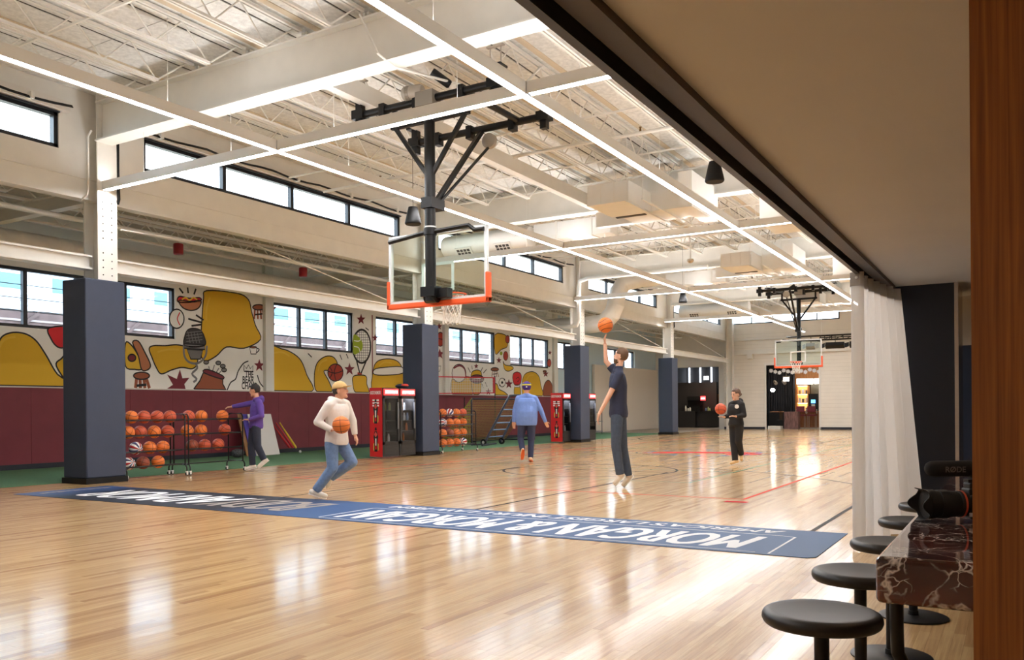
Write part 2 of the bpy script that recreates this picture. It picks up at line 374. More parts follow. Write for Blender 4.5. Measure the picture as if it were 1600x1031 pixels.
# ---- ceilings
def deck_mat():
    return DECK
ch = MB().box(-14.45, -4, 7.0, 3, YF+.25, 7.25).build('ceiling', mat('roof underside', (110, 106, 98), .9)); struct(ch, 'high roof deck of pale mottled boards')
NAIL = mat('tan nailer', (208, 194, 170), .8)
for i in range(9): MB().box(-12.62+1.2*i, -4, 6.935, -12.51+1.2*i, YF, 6.95).build('nailer_strip', NAIL, ch); MB().box(-13.05+1.2*i, -4, 6.945, -13.03+1.2*i, YF, 6.95).build('deck_joint', mat('joint dark', (70, 66, 60), .9), ch)
pm = None
X0, JS = -14.25, 1.2
for i in range(11):
    for j in range(22):
        if pm is None: o = MB().box(0, 0, -.05, JS-.025, 2.395, 0).build('deck_panel', DECK, ch); pm = o
        else: o = bpy.data.objects.new('deck_panel', pm.data); COL.objects.link(o); o.parent = ch
        o.location = (X0+i*JS, -4+j*2.41, 7.0)
cl_ = MB().box(XW-.3, -4, 5.75, XC-.15, YF+.25, 5.95).build('ceiling_low', mat('shaded deck', (186, 176, 158), .9, noise=.1, nscale=10)); struct(cl_, 'lower roof deck over the side aisle')  # duller deck tone carries the unlit aisle's shade in its colour
# ---- windows
SHADE = mat('roller shade cassette', (226, 222, 214), .5)
WN = [0]
def window_x(x, y0, y1, z0, z1, mull, fw_=.07, wires=0, shade=False):      # window in a wall of constant X
    WN[0] += 1; w = thing('window_%d' % WN[0], None, None, (x, y0, z0)); struct(w, 'long black framed clerestory window' if shade else 'black framed window in the mural wall')
    fr = MB().box(x-.1, y0, z0, x+.02, y1, z0+fw_).box(x-.1, y0, z1-fw_, x+.02, y1, z1).box(x-.1, y0, z0, x+.02, y0+fw_, z1).box(x-.1, y1-fw_, z0, x+.02, y1, z1)
    fr.build('frame', FRAME, w)
    es = [y0+fw_]+[m for m in mull]+[y1-fw_]
    for m in mull: MB().box(x-.09, m-.045, z0, x+.015, m+.045, z1).build('mullion', FRAME, w)
    for a, b in zip(es, es[1:]): MB().box(x-.05, a, z0+fw_, x-.044, b, z1-fw_).build('pane', PANE, w)
    for k in range(wires):
        z = z0+fw_+(z1-z0-2*fw_)*(k+1)/(wires+1); MB().box(x-.085, y0, z-.008, x-.07, y1, z+.008).build('muntin', FRAME, w)
    if shade:
        s = MB().box(x+.05, y0-.15, z1+.02, x+.17, y1+.15, z1+.2).build('shade_cassette', SHADE, w)
        MB().box(x+.04, y0, z1-.015, x+.10, y1, z1+.005).build('shade_rail', FRAME, w)
for a, b, mm in side_wins: window_x(XW-.06, a, b, WB, WT, mm, wires=3)
for a, b, mm in cler: window_x(XC, a, b, CB, CT, mm, shade=True)
w = thing('window_%d' % (WN[0]+1), None, None, (-14.3, YF, 6)); struct(w, 'strip window high in the end wall')
MB().box(-14.35, YF, 5.99, -8.25, YF+.1, 6.05).box(-14.35, YF, 6.43, -8.25, YF+.1, 6.48).box(-14.35, YF, 5.99, -14.2, YF+.1, 6.48).box(-8.32, YF, 5.99, -8.25, YF+.1, 6.48).build('frame', FRAME, w)
for k in range(1, 5): MB().box(-14.2+1.19*k-.03, YF, 6, -14.2+1.19*k+.03, YF+.1, 6.47).build('mullion', FRAME, w)
MB().box(-14.3, YF+.04, 6.02, -8.3, YF+.046, 6.46).build('pane', PANE, w)
# ---- soffit room on the right
SOF = mat('taupe soffit paint', (214, 211, 206), .7, noise=.02, nscale=2)
sf = MB().box(-1.21, -4, 2.47, 3, 14, 2.75).build('ceiling_soffit', SOF); struct(sf, 'smooth taupe soffit over the bar')
tr = MB().box(-1.21, -4, 2.40, -1.175, 9.4, 2.47).build('trim_3', mat('track black', (16, 15, 14), .4)); struct(tr, 'black curtain track at the soffit edge')
struct(MB().box(-1.168, -4, 2.455, -1.156, 9.4, 2.47).build('trim_4', mat('track white', (205, 200, 192), .35)), 'pale channel of the curtain track')
struct(MB().box(-1.15, -4, 2.435, -1.06, 9.4, 2.47).build('trim_5', mat('track bronze', (74, 64, 56), .5, metal=.3)), 'bronze fascia inside the curtain track')
struct(MB().box(-1.15, 10.7, 0, 3, 10.9, 1.92).build('wall_bar', NAVY), 'navy lower wall at the end of the bar room')
struct(MB().box(-1.15, 10.7, 1.92, 3, 10.9, 2.47).build('wall_bar_upper', mat('warm white', (214, 200, 178), .7)), 'cream upper wall at the end of the bar room')
struct(MB().box(2.8, -4, 0, 3, 14, 2.47).build('wall_bar_side', mat('warm white')if False else MATS['warm white']), 'plain side wall of the bar room')
# ================================================================ steelwork, lamps, ducts
ordn = ['first', 'second', 'third', 'fourth', 'fifth', 'sixth', 'seventh', 'eighth']
def column(k, y):
    x0, x1 = -14.5, -13.82
    t = thing('padded_column', '%s navy padded column from the viewer, under white perforated steel post' % ordn[k], 'column', ((x0+x1)/2, y, 0), 'navy padded columns')
    b = MB().box(x0, y-.38, .1, x1, y+.38, 3.58); o = b.build('pad', NAVY, t)
    bv = o.modifiers.new('b', 'BEVEL'); bv.width = .02; bv.segments = 2
    MB().box(x0-.02, y-.40, 0, x1+.02, y+.40, .1).build('base_trim', BLACKP, t)
    xs = -14.0
    st = MB().box(xs-.03, y-.02, 3.5, xs, y+.36, 6.05).box(xs-.42, y-.02, 3.5, xs-.39, y+.36, 6.98).box(xs-.39, y+.155, 3.5, xs-.03, y+.185, 6.98).box(xs-.03, y-.02, 6.05, xs, y+.36, 6.98)
    s = st.build('steel_post', CREAM, t)
    h = MB()
    for i in range(11):
        if i in (4,): continue
        for yy in (y+.08, y+.25): h.tube((xs, yy, 3.7+i*.13), (xs+.003, yy, 3.7+i*.13), .013, n=8)
    h.build('bolt_holes', mat('hole shadow', (60, 56, 50), .8), s)
    return t
for k, y in enumerate(BAYS[1:5]): column(k, y)
for k, y in enumerate((BAYS[5],)):
    tag(MB().box(-14.24, y-.15, 0, -14.21, y+.2, 6.94).box(-13.9, y-.15, 0, -13.87, y+.2, 6.94).box(-14.21, y, 0, -13.9, y+.03, 6.94).build('steel_post', CREAM), 'bare cream steel post in the corner of the end wall', 'column')
def ibeam(mb, p0, p1, h, w, tw=.02, tf=.03):     # horizontal I-beam, p = centre of web bottom
    p0, p1 = Vector(p0), Vector(p1); z = Vector((0, 0, 1))
    mb.bar(p0+z*tf/2, p1+z*tf/2, w, tf); mb.bar(p0+z*(h-tf/2), p1+z*(h-tf/2), w, tf); mb.bar(p0+z*h/2, p1+z*h/2, tw, h-2*tf); return mb
GL = ['over the first padded column', 'over the second padded column', 'over the third padded column', 'over the fourth padded column']
for k, y in enumerate(BAYS[1:5]):
    t = thing('roof_girder', 'deep cream steel roof girder spanning the court %s' % GL[k], 'girder', (-14, y+.1, 6.05), 'roof girders')
    MB().bar((-14.0, y+.1, 6.4), (-1, y+.1, 6.4), .03, .66).build('web', CREAM, t)
    MB().bar((-14.0, y+.1, 6.06), (-1, y+.1, 6.06), .34, .025).build('bottom_flange', CREAM, t)
    MB().bar((-14.0, y+.1, 6.74), (-1, y+.1, 6.74), .30, .025).build('top_flange', CREAM, t)
    tag(ibeam(MB(), (-14.25, BAYS[k]+.2, 3.79), (-14.25, y-.02, 3.79), .25, .2).build('tie_beam', CREAM), 'cream steel tie beam running between %s' % ('the first padded column and the left edge' if k == 0 else 'the %s and %s padded columns' % (ordn[k-1], ordn[k])), 'beam', 'tie beams between columns')
tag(ibeam(MB(), (-14.25, BAYS[4]+.3, 3.79), (-14.25, BAYS[5], 3.79), .25, .2).build('tie_beam', CREAM), 'cream steel tie beam from the fourth padded column to the end wall', 'beam', 'tie beams between columns')
# bar joists along the hall
def joist(label, L, dz, n, grp):
    t = thing('bar_joist', label, 'joist', (0, 0, 0), grp)
    tc = MB(); tc.bar((-.035, 0, 0), (-.035, L, 0), .04, .045).bar((.035, 0, 0), (.035, L, 0), .04, .045); tc.build('top_chord', CREAM, t)
    i0 = L*.07
    bc = MB(); bc.bar((-.03, i0, -dz), (-.03, L-i0, -dz), .035, .04).bar((.03, i0, -dz), (.03, L-i0, -dz), .035, .04); bc.build('bottom_chord', CREAM, t)
    wb = MB(); st = (L-2*i0)/n; wb.tube((0, .1, 0), (0, i0, -dz), .014, n=6); wb.tube((0, L-.1, 0), (0, L-i0, -dz), .014, n=6)
    for k in range(n):
        a = i0+k*st; wb.tube((0, a, -dz), (0, a+st/2, 0), .013, n=6).tube((0, a+st/2, 0), (0, a+st, -dz), .013, n=6)
    wb.build('web', CREAM, t); return t
J0 = joist('cream open web bar joist under the high roof', 9.55, .46, 9, 'high roof bar joists'); first = True
for y in BAYS[:5]:
    for i in range(10):
        x = -12.75+1.2*i
        if x > -3: continue
        if first: J0.location = (x, y+.15, 6.9); first = False
        else: copy_tree(J0, (x, y+.15, 6.9))
J1 = joist('cream open web bar joist under the low aisle roof', 9.55, .42, 10, 'low aisle bar joists'); first = True
for y in BAYS[:5]:
    for x in (-17.7, -16.7, -15.7, -14.8):
        if first: J1.location = (x, y+.1, 5.68); first = False
        else: copy_tree(J1, (x, y+.1, 5.68))
# aisle cross beams at the columns
for k, y in enumerate(BAYS[1:5]):
    tag(ibeam(MB(), (XW, y+.1, 5.02), (-14.4, y+.1, 5.02), .3, .18).build('aisle_beam', CREAM), 'cream steel beam crossing the side aisle behind the %s padded column' % ordn[k], 'beam', 'aisle cross beams')
# bridging rods and sprinkler pipes under the high roof
def pipe(name, label, pts, r, m=CREAM, cat='pipe', grp=None, n=10, sp=()):
    t = thing(name, label, cat, pts[0], grp); MB().path(pts, r, n).build('pipe_run', m, t, 40)
    for p in sp: MB().tube(p, Vector(p)+Vector((0,0,.07)), .025, .012, 8).tube(Vector(p)+Vector((0,0,.07)), Vector(p)+Vector((0,0,.08)), .03, n=8).build('sprinkler_head', mat('brass', (120, 92, 50), .35, metal=.8), t)
    return t
for i, y in enumerate((3.6, 13.2, 22.9, 32.5)):
    pipe('sprinkler_pipe', 'white sprinkler pipe crossing under the roof %s' % ['before the first girder', 'between the first and second girders', 'between the second and third girders', 'between the third and fourth girders'][i],
         [(-13.9, y+1.6, 6.36), (-3, y+1.6, 6.36)], .035, grp='sprinkler pipes', sp=[(-12.2, y+1.6, 6.395), (-9.1, y+1.6, 6.395), (-6, y+1.6, 6.395)])
    for dy in (-.9, .6, 3.2): tag(MB().bar((-14, y+dy, 6.47), (-3, y+dy, 6.47), .03, .03).build('bridging_rod', CREAM), 'thin cream bridging rod tying the high roof joists', 'rod', 'joist bridging rods')
pipe('aisle_pipe', 'white pipe hung along the side aisle behind the columns', [(-15.1, -3, 4.86), (-15.1, 27.0, 4.86)], .05, grp=None)
# tie rods
for k, y in enumerate(BAYS[1:5]):
    tag(MB().tube((-13.95, y+.4, 4.55 if k != 1 else 4.0), (-15.0, y+4.4, 4.9), .014, n=6).build('tie_rod', CREAM), 'thin white diagonal tie rod beside the %s padded column' % ordn[k], 'rod', 'diagonal tie rods')
    tag(MB().tube((-14.0, y+8.9, 3.95), (-14.6, y+4.2, 4.95), .014, n=6).build('tie_rod', CREAM), 'thin white diagonal tie rod reaching toward the column after the %s' % ordn[k], 'rod', 'diagonal tie rods')
tag(ibeam(MB(), (-8.82, 9.5, 6.07), (-8.82, 18.75, 6.07), .28, .16).box(-8.9, 9.5, 6.1, -8.74, 18.75, 6.32).build('hoist_beam', CREAM), 'boxed cream steel beam framing between the first two girders', 'beam')
# ---- linear pendant lamps
HOUS = mat('lamp housing', (228, 225, 218), .4)
LD, LU = glow('lamp diffuser', (251, 249, 250), LAMP_DOWN), glow('lamp upper diffuser', (251, 249, 250), LAMP_UP)
LZ, LH, LW_ = 5.2, .15, .13
def lamp(label, p0, p1):
    t = thing('linear_pendant', label, 'ceiling light', p0, 'linear pendant lamps'); p0, p1 = Vector(p0), Vector(p1); z = Vector((0, 0, 1)); d = (p1-p0).normalized(); s = d.cross(z)
    h = MB()
    for sg in (-1, 1): h.bar(p0+s*sg*(LW_/2-.006)+z*LH/2, p1+s*sg*(LW_/2-.006)+z*LH/2, .012, LH)
    h.bar(p0+z*LH*.5, p1+z*LH*.5, LW_-.024, .02); h.bar(p0-d*.006+z*LH/2, p0+d*.006+z*LH/2, LW_, LH); h.bar(p1-d*.006+z*LH/2, p1+d*.006+z*LH/2, LW_, LH)
    h.build('housing', HOUS, t)
    MB().bar(p0+d*.02+z*.012, p1-d*.02+z*.012, LW_-.026, .01).build('diffuser', LD, t)
    MB().bar(p0+d*.02+z*(LH-.012), p1-d*.02+z*(LH-.012), LW_-.026, .01).build('upper_diffuser', LU, t)
    n = max(2, int((p1-p0).length/3))
    for k in range(n):
        q = p0+(p1-p0)*((k+.5)/n); MB().tube(q+z*LH, (q.x, q.y, 6.9), .003, n=5).build('cable', CREAM, t)
XL1, XL2 = -5.33, -9.68; TY = [9.3, 18.73, 27.97, 37.2]
for nm, x in (('right', XL1), ('left', XL2)):
    ys = [-2.0]+TY+[46.5]
    for i in range(5):
        a, b = ys[i]+(LW_/2 if i else 0), ys[i+1]-(LW_/2 if i < 4 else 0)
        lamp('white linear pendant lamp running down the hall, %s line, %s section from the viewer' % (nm, ordn[i]), (x, a, LZ), (x, b, LZ))
for k, y in enumerate(TY):
    xs = [-13.95, XL2, XL1, -1.3]
    lamp('white linear pendant lamp crossing the hall, %s crossing, end at the padded column' % ordn[k], (xs[0], y, LZ), (xs[1]+LW_/2, y, LZ))
    lamp('white linear pendant lamp crossing the hall, %s crossing, middle section between both long lines' % ordn[k], (xs[1]+LW_/2, y, LZ), (xs[2]+LW_/2, y, LZ))
    lamp('white linear pendant lamp crossing the hall, %s crossing, end toward the soffit' % ordn[k], (xs[2]+LW_/2, y, LZ), (xs[3], y, LZ))
# ---- ducts
GAL = mat('white duct', (231, 230, 225), .45, noise=.02, nscale=4)
GRY = mat('grille dark', (70, 68, 66), .6)
def spiral(name, label, p0, p1, r, grp=None):
    t = thing(name, label, 'duct', p0, grp); p0, p1 = Vector(p0), Vector(p1); L = (p1-p0).length; d = (p1-p0)/L; b = MB(); n = int(L/.28); R = []
    for i in range(n+1):
        q = p0+d*(L*i/n); R += [b.ring(q-d*.02, d, r, 28), b.ring(q, d, r*1.025, 28), b.ring(q+d*.02, d, r, 28)]
    b.loft(R); b.build('shell', GAL, t, 50)
    for u in (.2, .8): q = p0.lerp(p1, u); MB().tube(q+Vector((0, 0, r)), (q.x, q.y, 5.76), .01, n=6).build('hanger', CREAM, t)
    return t
spiral('spiral_duct', 'fat ribbed cream duct along the top of the mural wall', (-17.75, 3, 4.7), (-17.75, 29.2, 4.7), .31)
spiral('spiral_duct', 'ribbed cream duct continuing past the mural wall end', (-17.75, 29.9, 4.8), (-17.75, 35.3, 4.8), .32)
def drum(y, label, x0=-12.9, x1=-9.9, r=.27, z=5.62):
    t = thing('drum_duct', label, 'duct', (x0, y, z), 'round supply ducts'); b = MB(); b.lathe([(r*.93, 0), (r, .06), (r, x1-x0-.06), (r*.93, x1-x0)], (x0, y, z), (1, 0, 0), 32); b.build('shell', GAL, t, 40)
    for gx in (x0+.75, x1-.75):
        c = Vector((gx, y-r*.72, z-r*.72)); n = Vector((0, -1, -1)).normalized(); uz = Vector((0, -1, 1)).normalized()
        g = MB().obox(c, (1, 0, 0), uz, n, .26, .13, .02).build('grille', GAL, t)
        for i in range(4):
            for j in range(2): MB().obox(c+n*.012+Vector((1, 0, 0))*(-.165+.11*i)+uz*(-.05+.1*j), (1, 0, 0), uz, n, .042, .038, .012).build('grille_slot', GRY, g)
    for gx in (x0+.5, x1-.5): MB().tube((gx, y, z+r), (gx-.12, y, 6.9), .006, n=5).tube((gx, y, z+r), (gx+.12, y, 6.9), .006, n=5).build('hanger', CREAM, t)
drum(19.6, 'round cream supply duct with two grilles seen through the near backboard', -13.8, -11.05, .3, 5.8)
drum(39.2, 'round cream supply duct with two grilles near the far corner', -13.9, -10.6, .3, 5.85)
def plenum(y, lab, s=1.):
    t = thing('duct_plenum', lab, 'duct', (-7, y, 5.5), 'boxed duct units'); d = MB()
    d.box(-7.75, y-1.45, 5.5, -6.82, y-.2, 5.92); d.build('supply_box', GAL, t)
    MB().box(-7.6, y-.2, 5.52, -6.15, y+.8, 5.95).build('transition_box', GAL, t)
    MB().box(-6.15, y-.35, 5.48, -5.85, y+1.45, 6.24).build('return_box', GAL, t)
    MB().box(-8.6, y+.8, 5.56, -6.4, y+1.0, 5.9).build('rear_box', GAL, t)
    for x in (-6.84, -6.5): MB().bar((x, y-1.5, 5.475), (x, y+1.0, 5.475), .04, .03).tube((x, y-1.48, 5.46), (x, y-1.48, 6.9), .008, n=5).tube((x, y+.95, 5.46), (x, y+.95, 6.9), .008, n=5).build('hanger_rail', CREAM, t)
    MB().box(-7.7, y-.1, 5.50, -7.0, y+.0, 5.52).build('slot', GRY, t)
    for i in range(3): MB().box(-7.75+.3*i, y-1.46, 5.5, -7.73+.3*i, y-1.45, 5.92).build('seam', CREAM, t)
plenum(17.6, 'boxed cream duct unit hung before the second girder')
plenum(26.9, 'boxed cream duct unit hung before the third girder')
plenum(37.15, 'boxed cream duct unit hung before the fourth girder')
for k, (x, y) in enumerate(((-4.3, 19.4), (-4.4, 28.8), (-4.4, 38.0))):
    t = thing('return_hood', 'tall white return hood with angled top near the soffit, %s from the viewer' % ordn[k], 'duct', (x, y, 5.4), 'return hoods')
    MB().prism([(x-.7, y, 5.45), (x+.1, y, 5.45), (x+.1, y, 6.15), (x-.35, y, 6.35), (x-.7, y, 6.1)], (0, 1.5, 0)).build('shell', GAL, t); MB().box(x-.72, y-.02, 5.43, x+.12, y+1.52, 5.47).build('lip', CREAM, t); MB().tube((x-.3, y+.2, 6.2), (x-.3, y+.2, 6.96), .008, n=5).tube((x-.3, y+1.3, 6.2), (x-.3, y+1.3, 6.96), .008, n=5).build('hanger', CREAM, t)
for k, y in enumerate((18.2, 28.0)):
    t = thing('branch_duct', 'white rectangular branch duct along the %s girder' % ordn[k+1], 'duct', (-11, y+1.0, 5.6), 'branch ducts')
    MB().box(-10.95, y+1.35, 5.66, -8.75, y+1.8, 6.1).build('shell', GAL, t)
    for x in (-10.3, -9.3): MB().box(x, y+1.33, 5.64, x+.05, y+1.82, 6.12).build('flange', CREAM, t)
# big elbow by the third column
t = thing('elbow_duct', 'large segmented white elbow duct turning down behind the third padded column', 'duct', (-13.4, 30, 4.5))
pts = [(-10.5, 30.6, 6.25), (-12.4, 30.4, 6.2), (-12.95, 30.2, 6.05), (-13.15, 30.05, 5.7), (-13.2, 29.95, 5.2), (-13.35, 29.95, 4.85), (-13.75, 30.0, 4.55), (-14.4, 30.0, 4.5), (-16.2, 30.0, 4.5)]
MB().path(pts, .34, 24).build('shell', GAL, t, 25)
t = pipe('roof_drain', 'white drain pipe bending down beside the third padded column', [(-9, 28.1, 6.02), (-13.5, 28.0, 5.98), (-13.75, 28.0, 5.9), (-13.8, 28.0, 5.7), (-13.8, 28.0, 4.5), (-13.9, 28.0, 4.3), (-14.3, 28.0, 4.25), (-15.6, 28, 4.3)], .075, GAL)
pipe('conduit', 'thin white conduit bending down the first steel post', [(-13.95, 9.05, 6.2), (-14.02, 9.02, 6.1), (-14.02, 9.02, 5.2), (-14.06, 9.02, 5.08), (-14.2, 9.0, 5.0)], .018, n=6)
pipe('conduit', 'white conduit bent from the roof down the first girder', [(-7.75, 8.98, 6.7), (-7.45, 9.0, 6.1), (-7.4, 9.3, 6.0), (-6.9, 11.6, 6.2), (-6.7, 12.3, 6.9)], .018, n=6)
# cables swagged along the clerestory
for k in range(4):
    y0 = BAYS[k]; cab = []
    for j in range(25):
        s = j/24; y = y0+.6+8.6*s; cab.append((-14.05, y, 6.55-.06*abs(math.sin(s*PI*5))))
    t = thing('cable_bundle', 'black cable bundle swagged along the clerestory, %s bay' % ordn[k], 'cable', cab[0], 'black cable bundles')
    MB().path(cab, .022, 6).path([(p[0]+.03, p[1], p[2]-.02) for p in cab], .012, 6).build('cables', BLACKP, t, 60)
    for j in range(2, 24, 5): p = cab[j]; MB().box(p[0]-.04, p[1]-.03, p[2]-.03, p[0]+.07, p[1]+.03, p[2]+.08).build('clamp', WHITE, t)
for k, y in enumerate((9.58, 38.53)):
    pipe('cable_bundle', 'black cable hanging down the side of the %s steel post' % ('first' if k == 0 else 'fourth'), [(-14.0, y, 6.3), (-14.02, y+.01, 5.6), (-13.98, y, 5.1), (-14.02, y, 5.02)], .03, BLACKP, 'cable', n=8)
# pendant loudspeakers
def speaker(x, y, z, lab, r=.15):
    t = thing('pendant_speaker', lab, 'loudspeaker', (x, y, z), 'pendant loudspeakers')
    MB().lathe([(r*.35, .34), (r*.55, .335), (r*.66, .27), (r*.95, .07), (r, .03), (r*.97, .01), (r*.9, 0)], (x, y, z), n=28).build('shell', BLACKP, t, 40)
    MB().lathe([(r*.88, -.004), (r*.9, .001)], (x, y, z), n=28).build('grille', mat('speaker grille', (48, 46, 44), .8), t)
    MB().tube((x, y, z+.33), (x, y, 6.9), .004, n=5).build('cable', BLACKP, t)
speaker(-4.29, 13.8, 4.98, 'black pendant loudspeaker hanging nearest the soffit', .16); speaker(-10.0, 13.1, 4.82, 'black pendant loudspeaker behind the near hoop mast', .16); speaker(-9.98, 28.4, 4.9, 'black pendant loudspeaker farthest down the hall')
def dcam(x, y):
    t = thing('dome_camera', 'small dome camera on a drop rod before the third girder', 'camera', (x, y, 5.5)); MB().tube((x, y, 5.58), (x, y, 6.9), .015, n=8).build('drop_rod', CREAM, t); MB().lathe([(.09, .09), (.1, .06), (.1, .03), (.07, 0), (.03, -.02)], (x, y, 5.5), n=20).build('dome', mat('dome body', (200, 190, 176), .4), t, 40)
dcam(-8.2, 24.0)
# red heat drums in the aisle
for k, (x, y) in enumerate(((-16.5, 12.8), (-16.5, 16.75), (-16.5, 23.2))):
    t = thing('red_pendant', 'small red cylinder hanging under the aisle roof, %s from the viewer' % ordn[k], 'pendant', (x, y, 4.85), 'red aisle pendants')
    MB().lathe([(.1, 0), (.11, .02), (.11, .22), (.1, .24)], (x, y, 4.85), n=20).build('drum', mat('signal red', (150, 28, 40), .5), t, 40); MB().tube((x, y, 5.09), (x, y, 5.75), .01, n=6).build('rod', CREAM, t)
# ================================================================ hoops
ORANGE = mat('orange padding', (240, 92, 40), .55); NETW = mat('white cord', (238, 236, 230), .8); ALU = mat('white aluminium', (214, 218, 218), .35, metal=.2); STEELG = mat('motor grey', (176, 168, 156), .45, metal=.3)
HX, HY = -7.6, 10.55
def hoop():
    t = thing('basketball_hoop', 'near ceiling mounted hoop seen from behind, black mast and glass backboard', 'basketball hoop', (HX, HY, 0), 'ceiling mounted hoops')
    x, y = HX, HY; yp = y-.17
    bd = MB().box(x-.89, y-.008, 2.93, x+.89, y+.008, 3.94).build('backboard', glass('backboard glass', (244, 250, 247), .03), t)
    f = MB(); w = .045
    f.box(x-.915, y-.03, 2.90, x+.915, y+.03, 2.90+w).box(x-.915, y-.03, 3.97-w, x+.915, y+.03, 3.97).box(x-.915, y-.03, 2.9, x-.915+w, y+.03, 3.97).box(x+.915-w, y-.03, 2.9, x+.915, y+.03, 3.97); f.build('board_frame', ALU, bd)
    s = MB(); a, b, z0, z1, lw = x-.305, x+.305, 3.05, 3.5, .05; yy = y+.012
    s.box(a, y+.009, z0, b, yy, z0+lw).box(a, y+.009, z1-lw, b, yy, z1).box(a, y+.009, z0, a+lw, yy, z1).box(b-lw, y+.009, z0, b, yy, z1); s.build('target_square', mat('target white', (235, 238, 236), .5), bd)
    p = MB(); p.box(x-.95, y-.05, 2.83, x+.95, y+.05, 2.91).box(x-.95, y-.05, 2.83, x-.895, y+.05, 3.27).box(x+.895, y-.05, 2.83, x+.95, y+.05, 3.27)
    o = p.build('edge_padding', ORANGE, t); m = o.modifiers.new('b', 'BEVEL'); m.width = .015; m.segments = 3
    MB().tube((x, yp, 2.88), (x, yp, 5.62), .082, n=24).build('mast', BLACKM, t, 40)
    MB().tube((x-.1, yp+.03, 2.95), (x-.1+.2, yp+.03, 2.95), .09, n=16).box(x-.03, yp, 2.93, x+.3, y-.03, 3.07).box(x-.13, yp-.09, 2.95, x+.13, yp+.09, 3.1).build('lower_bracket', BLACKM, t)
    ta = MB(); ta.path([(x-.88, y-.06, 3.88), (x-.7, y-.06, 3.9), (x-.1, yp, 3.93), (x+.1, yp, 3.93), (x+.62, y-.06, 3.98), (x+.72, y-.05, 3.9), (x+.88, y-.05, 3.9)], .035, 8).lathe([(.1, 3.88), (.1, 3.98)], (x, yp, 0), n=20); ta.build('upper_arm', BLACKM, t, 30)
    MB().lathe([(.09, 3.99), (.09, 4.01)], (x, yp, 0), n=20).build('collar', ALU, t)
    zc = 5.62
    MB().bar((x-.72, yp, zc), (x+.72, yp, zc), .07, .07).build('crossbar', BLACKM, t)
    for sg in (-1, 1):
        MB().bar((x+sg*.66, yp, zc), (x+sg*.05, yp, 4.8), .05, .06).build('mast_brace', BLACKM, t)
        MB().bar((x+sg*.66, yp, zc), (x+sg*.66, yp, 5.9), .06, .06).build('drop_bar', BLACKM, t)
    ya, yb, zh = y-.2, y+1.25, 5.92
    for hy, nm, zz in ((ya, 'header_pipe', zh), (yb, 'header_pipe', zh-.05)):
        h = MB().tube((x-1.42, hy, zz), (x+1.3, hy, zz), .058, n=16).build(nm, BLACKM, t, 40)
        for hx in (x-1.33, x+1.2):
            c = MB().box(hx-.055, hy-.055, zz-.2, hx+.055, hy+.055, zz+.24).box(hx-.14, hy-.1, zz+.22, hx+.14, hy+.1, zz+.25).box(hx-.11, hy-.09, zz-.07, hx+.11, hy+.09, zz+.07)
            c.build('clamp_post', BLACKM, h)
            MB().tube((hx-.09, hy, zz+.24), (hx-.09, hy, 6.46), .01, n=6).tube((hx+.09, hy, zz+.24), (hx+.09, hy, 6.46), .01, n=6).box(hx-.14, hy-.03, 6.44, hx+.14, hy+.03, 6.46).build('threaded_rods', STEELG, h)
        for hx in (x-.85, x-.2, x+.62): MB().box(hx-.05, hy-.075, zz-.13, hx+.05, hy+.075, zz+.08).build('pipe_clamp', BLACKM, h)
    MB().tube((x+.62, ya, zh+.02), (x+.72, yb, zh-.03), .05, n=14).build('spreader_pipe', BLACKM, t, 40)
    MB().bar((x+.03, yb, zh-.08), (x+.02, yp+.1, 4.38), .065, .065).build('back_brace', BLACKM, t)
    MB().bar((x+.16, yb+.05, zh-.32), (x+.06, yp+.12, 4.36), .035, .035).build('lift_brace', BLACKM, t)
    MB().box(x-.1, yp-.1, 4.28, x+.1, yp+.24, 4.44).build('brace_clamp', BLACKM, t)
    MB().lathe([(.1, -.06), (.125, -.04), (.125, .04), (.1, .06)], (x+.16, yb+.02, zh-.26), (0, 1, 0), 20).build('safety_reel', STEELG, t, 40)
    mo = MB().lathe([(.09, 0), (.11, .03), (.11, .3), (.09, .33)], (x-.42, ya-.05, zh+.14), (1, .15, 0), 20).build('winch_motor', STEELG, t, 40)
    MB().lathe([(.115, .06), (.115, .12)], (x-.42, ya-.05, zh+.14), (1, .15, 0), 20).box(x-.16, ya-.12, zh-.12, x+.16, ya+.1, zh+.1).build('gear_case', mat('gear case', (150, 142, 130), .5, metal=.3), mo)
    MB().lathe([(.06, 0), (.065, .02), (.065, .3), (.05, .32)], (x+.22, ya-.2, zh+.3), (.5, .5, -.45), 16).build('limit_drum', BLACKM, t, 40)
    # rim and net
    R = .2286; cy = y+.15+R; rim = MB(); rim.path([(x+R*math.cos(2*PI*i/40), cy+R*math.sin(2*PI*i/40), 3.05) for i in range(40)], .011, 8, True)
    rim.box(x-.09, y+.03, 3.0, x+.09, y+.05, 3.08).box(x-.1, y+.05, 3.035, x+.1, y+.17, 3.05).bar((x-.07, y+.05, 3.0), (x-.09, y+.2, 3.04), .015, .015).bar((x+.07, y+.05, 3.0), (x+.09, y+.2, 3.04), .015, .015)
    rm = rim.build('rim', ORANGE, t, 50)
    net = MB(); lv = [(.225, 3.04), (.185, 2.95), (.155, 2.87), (.14, 2.79), (.135, 2.71), (.14, 2.64), (.15, 2.58)]
    for k in range(12):
        for sg in (-1, 1):
            net.path([(x+r*math.cos(2*PI*(k+sg*.5*j)/12), cy+r*math.sin(2*PI*(k+sg*.5*j)/12), z) for j, (r, z) in enumerate(lv)], .0055, 5)
    net.build('net', NETW, rm, 60)
    return t
H0 = hoop()
copy_tree(H0, (HX-.02, 35.4, 0), PI, label='far ceiling mounted hoop facing the viewer, orange edged glass backboard')

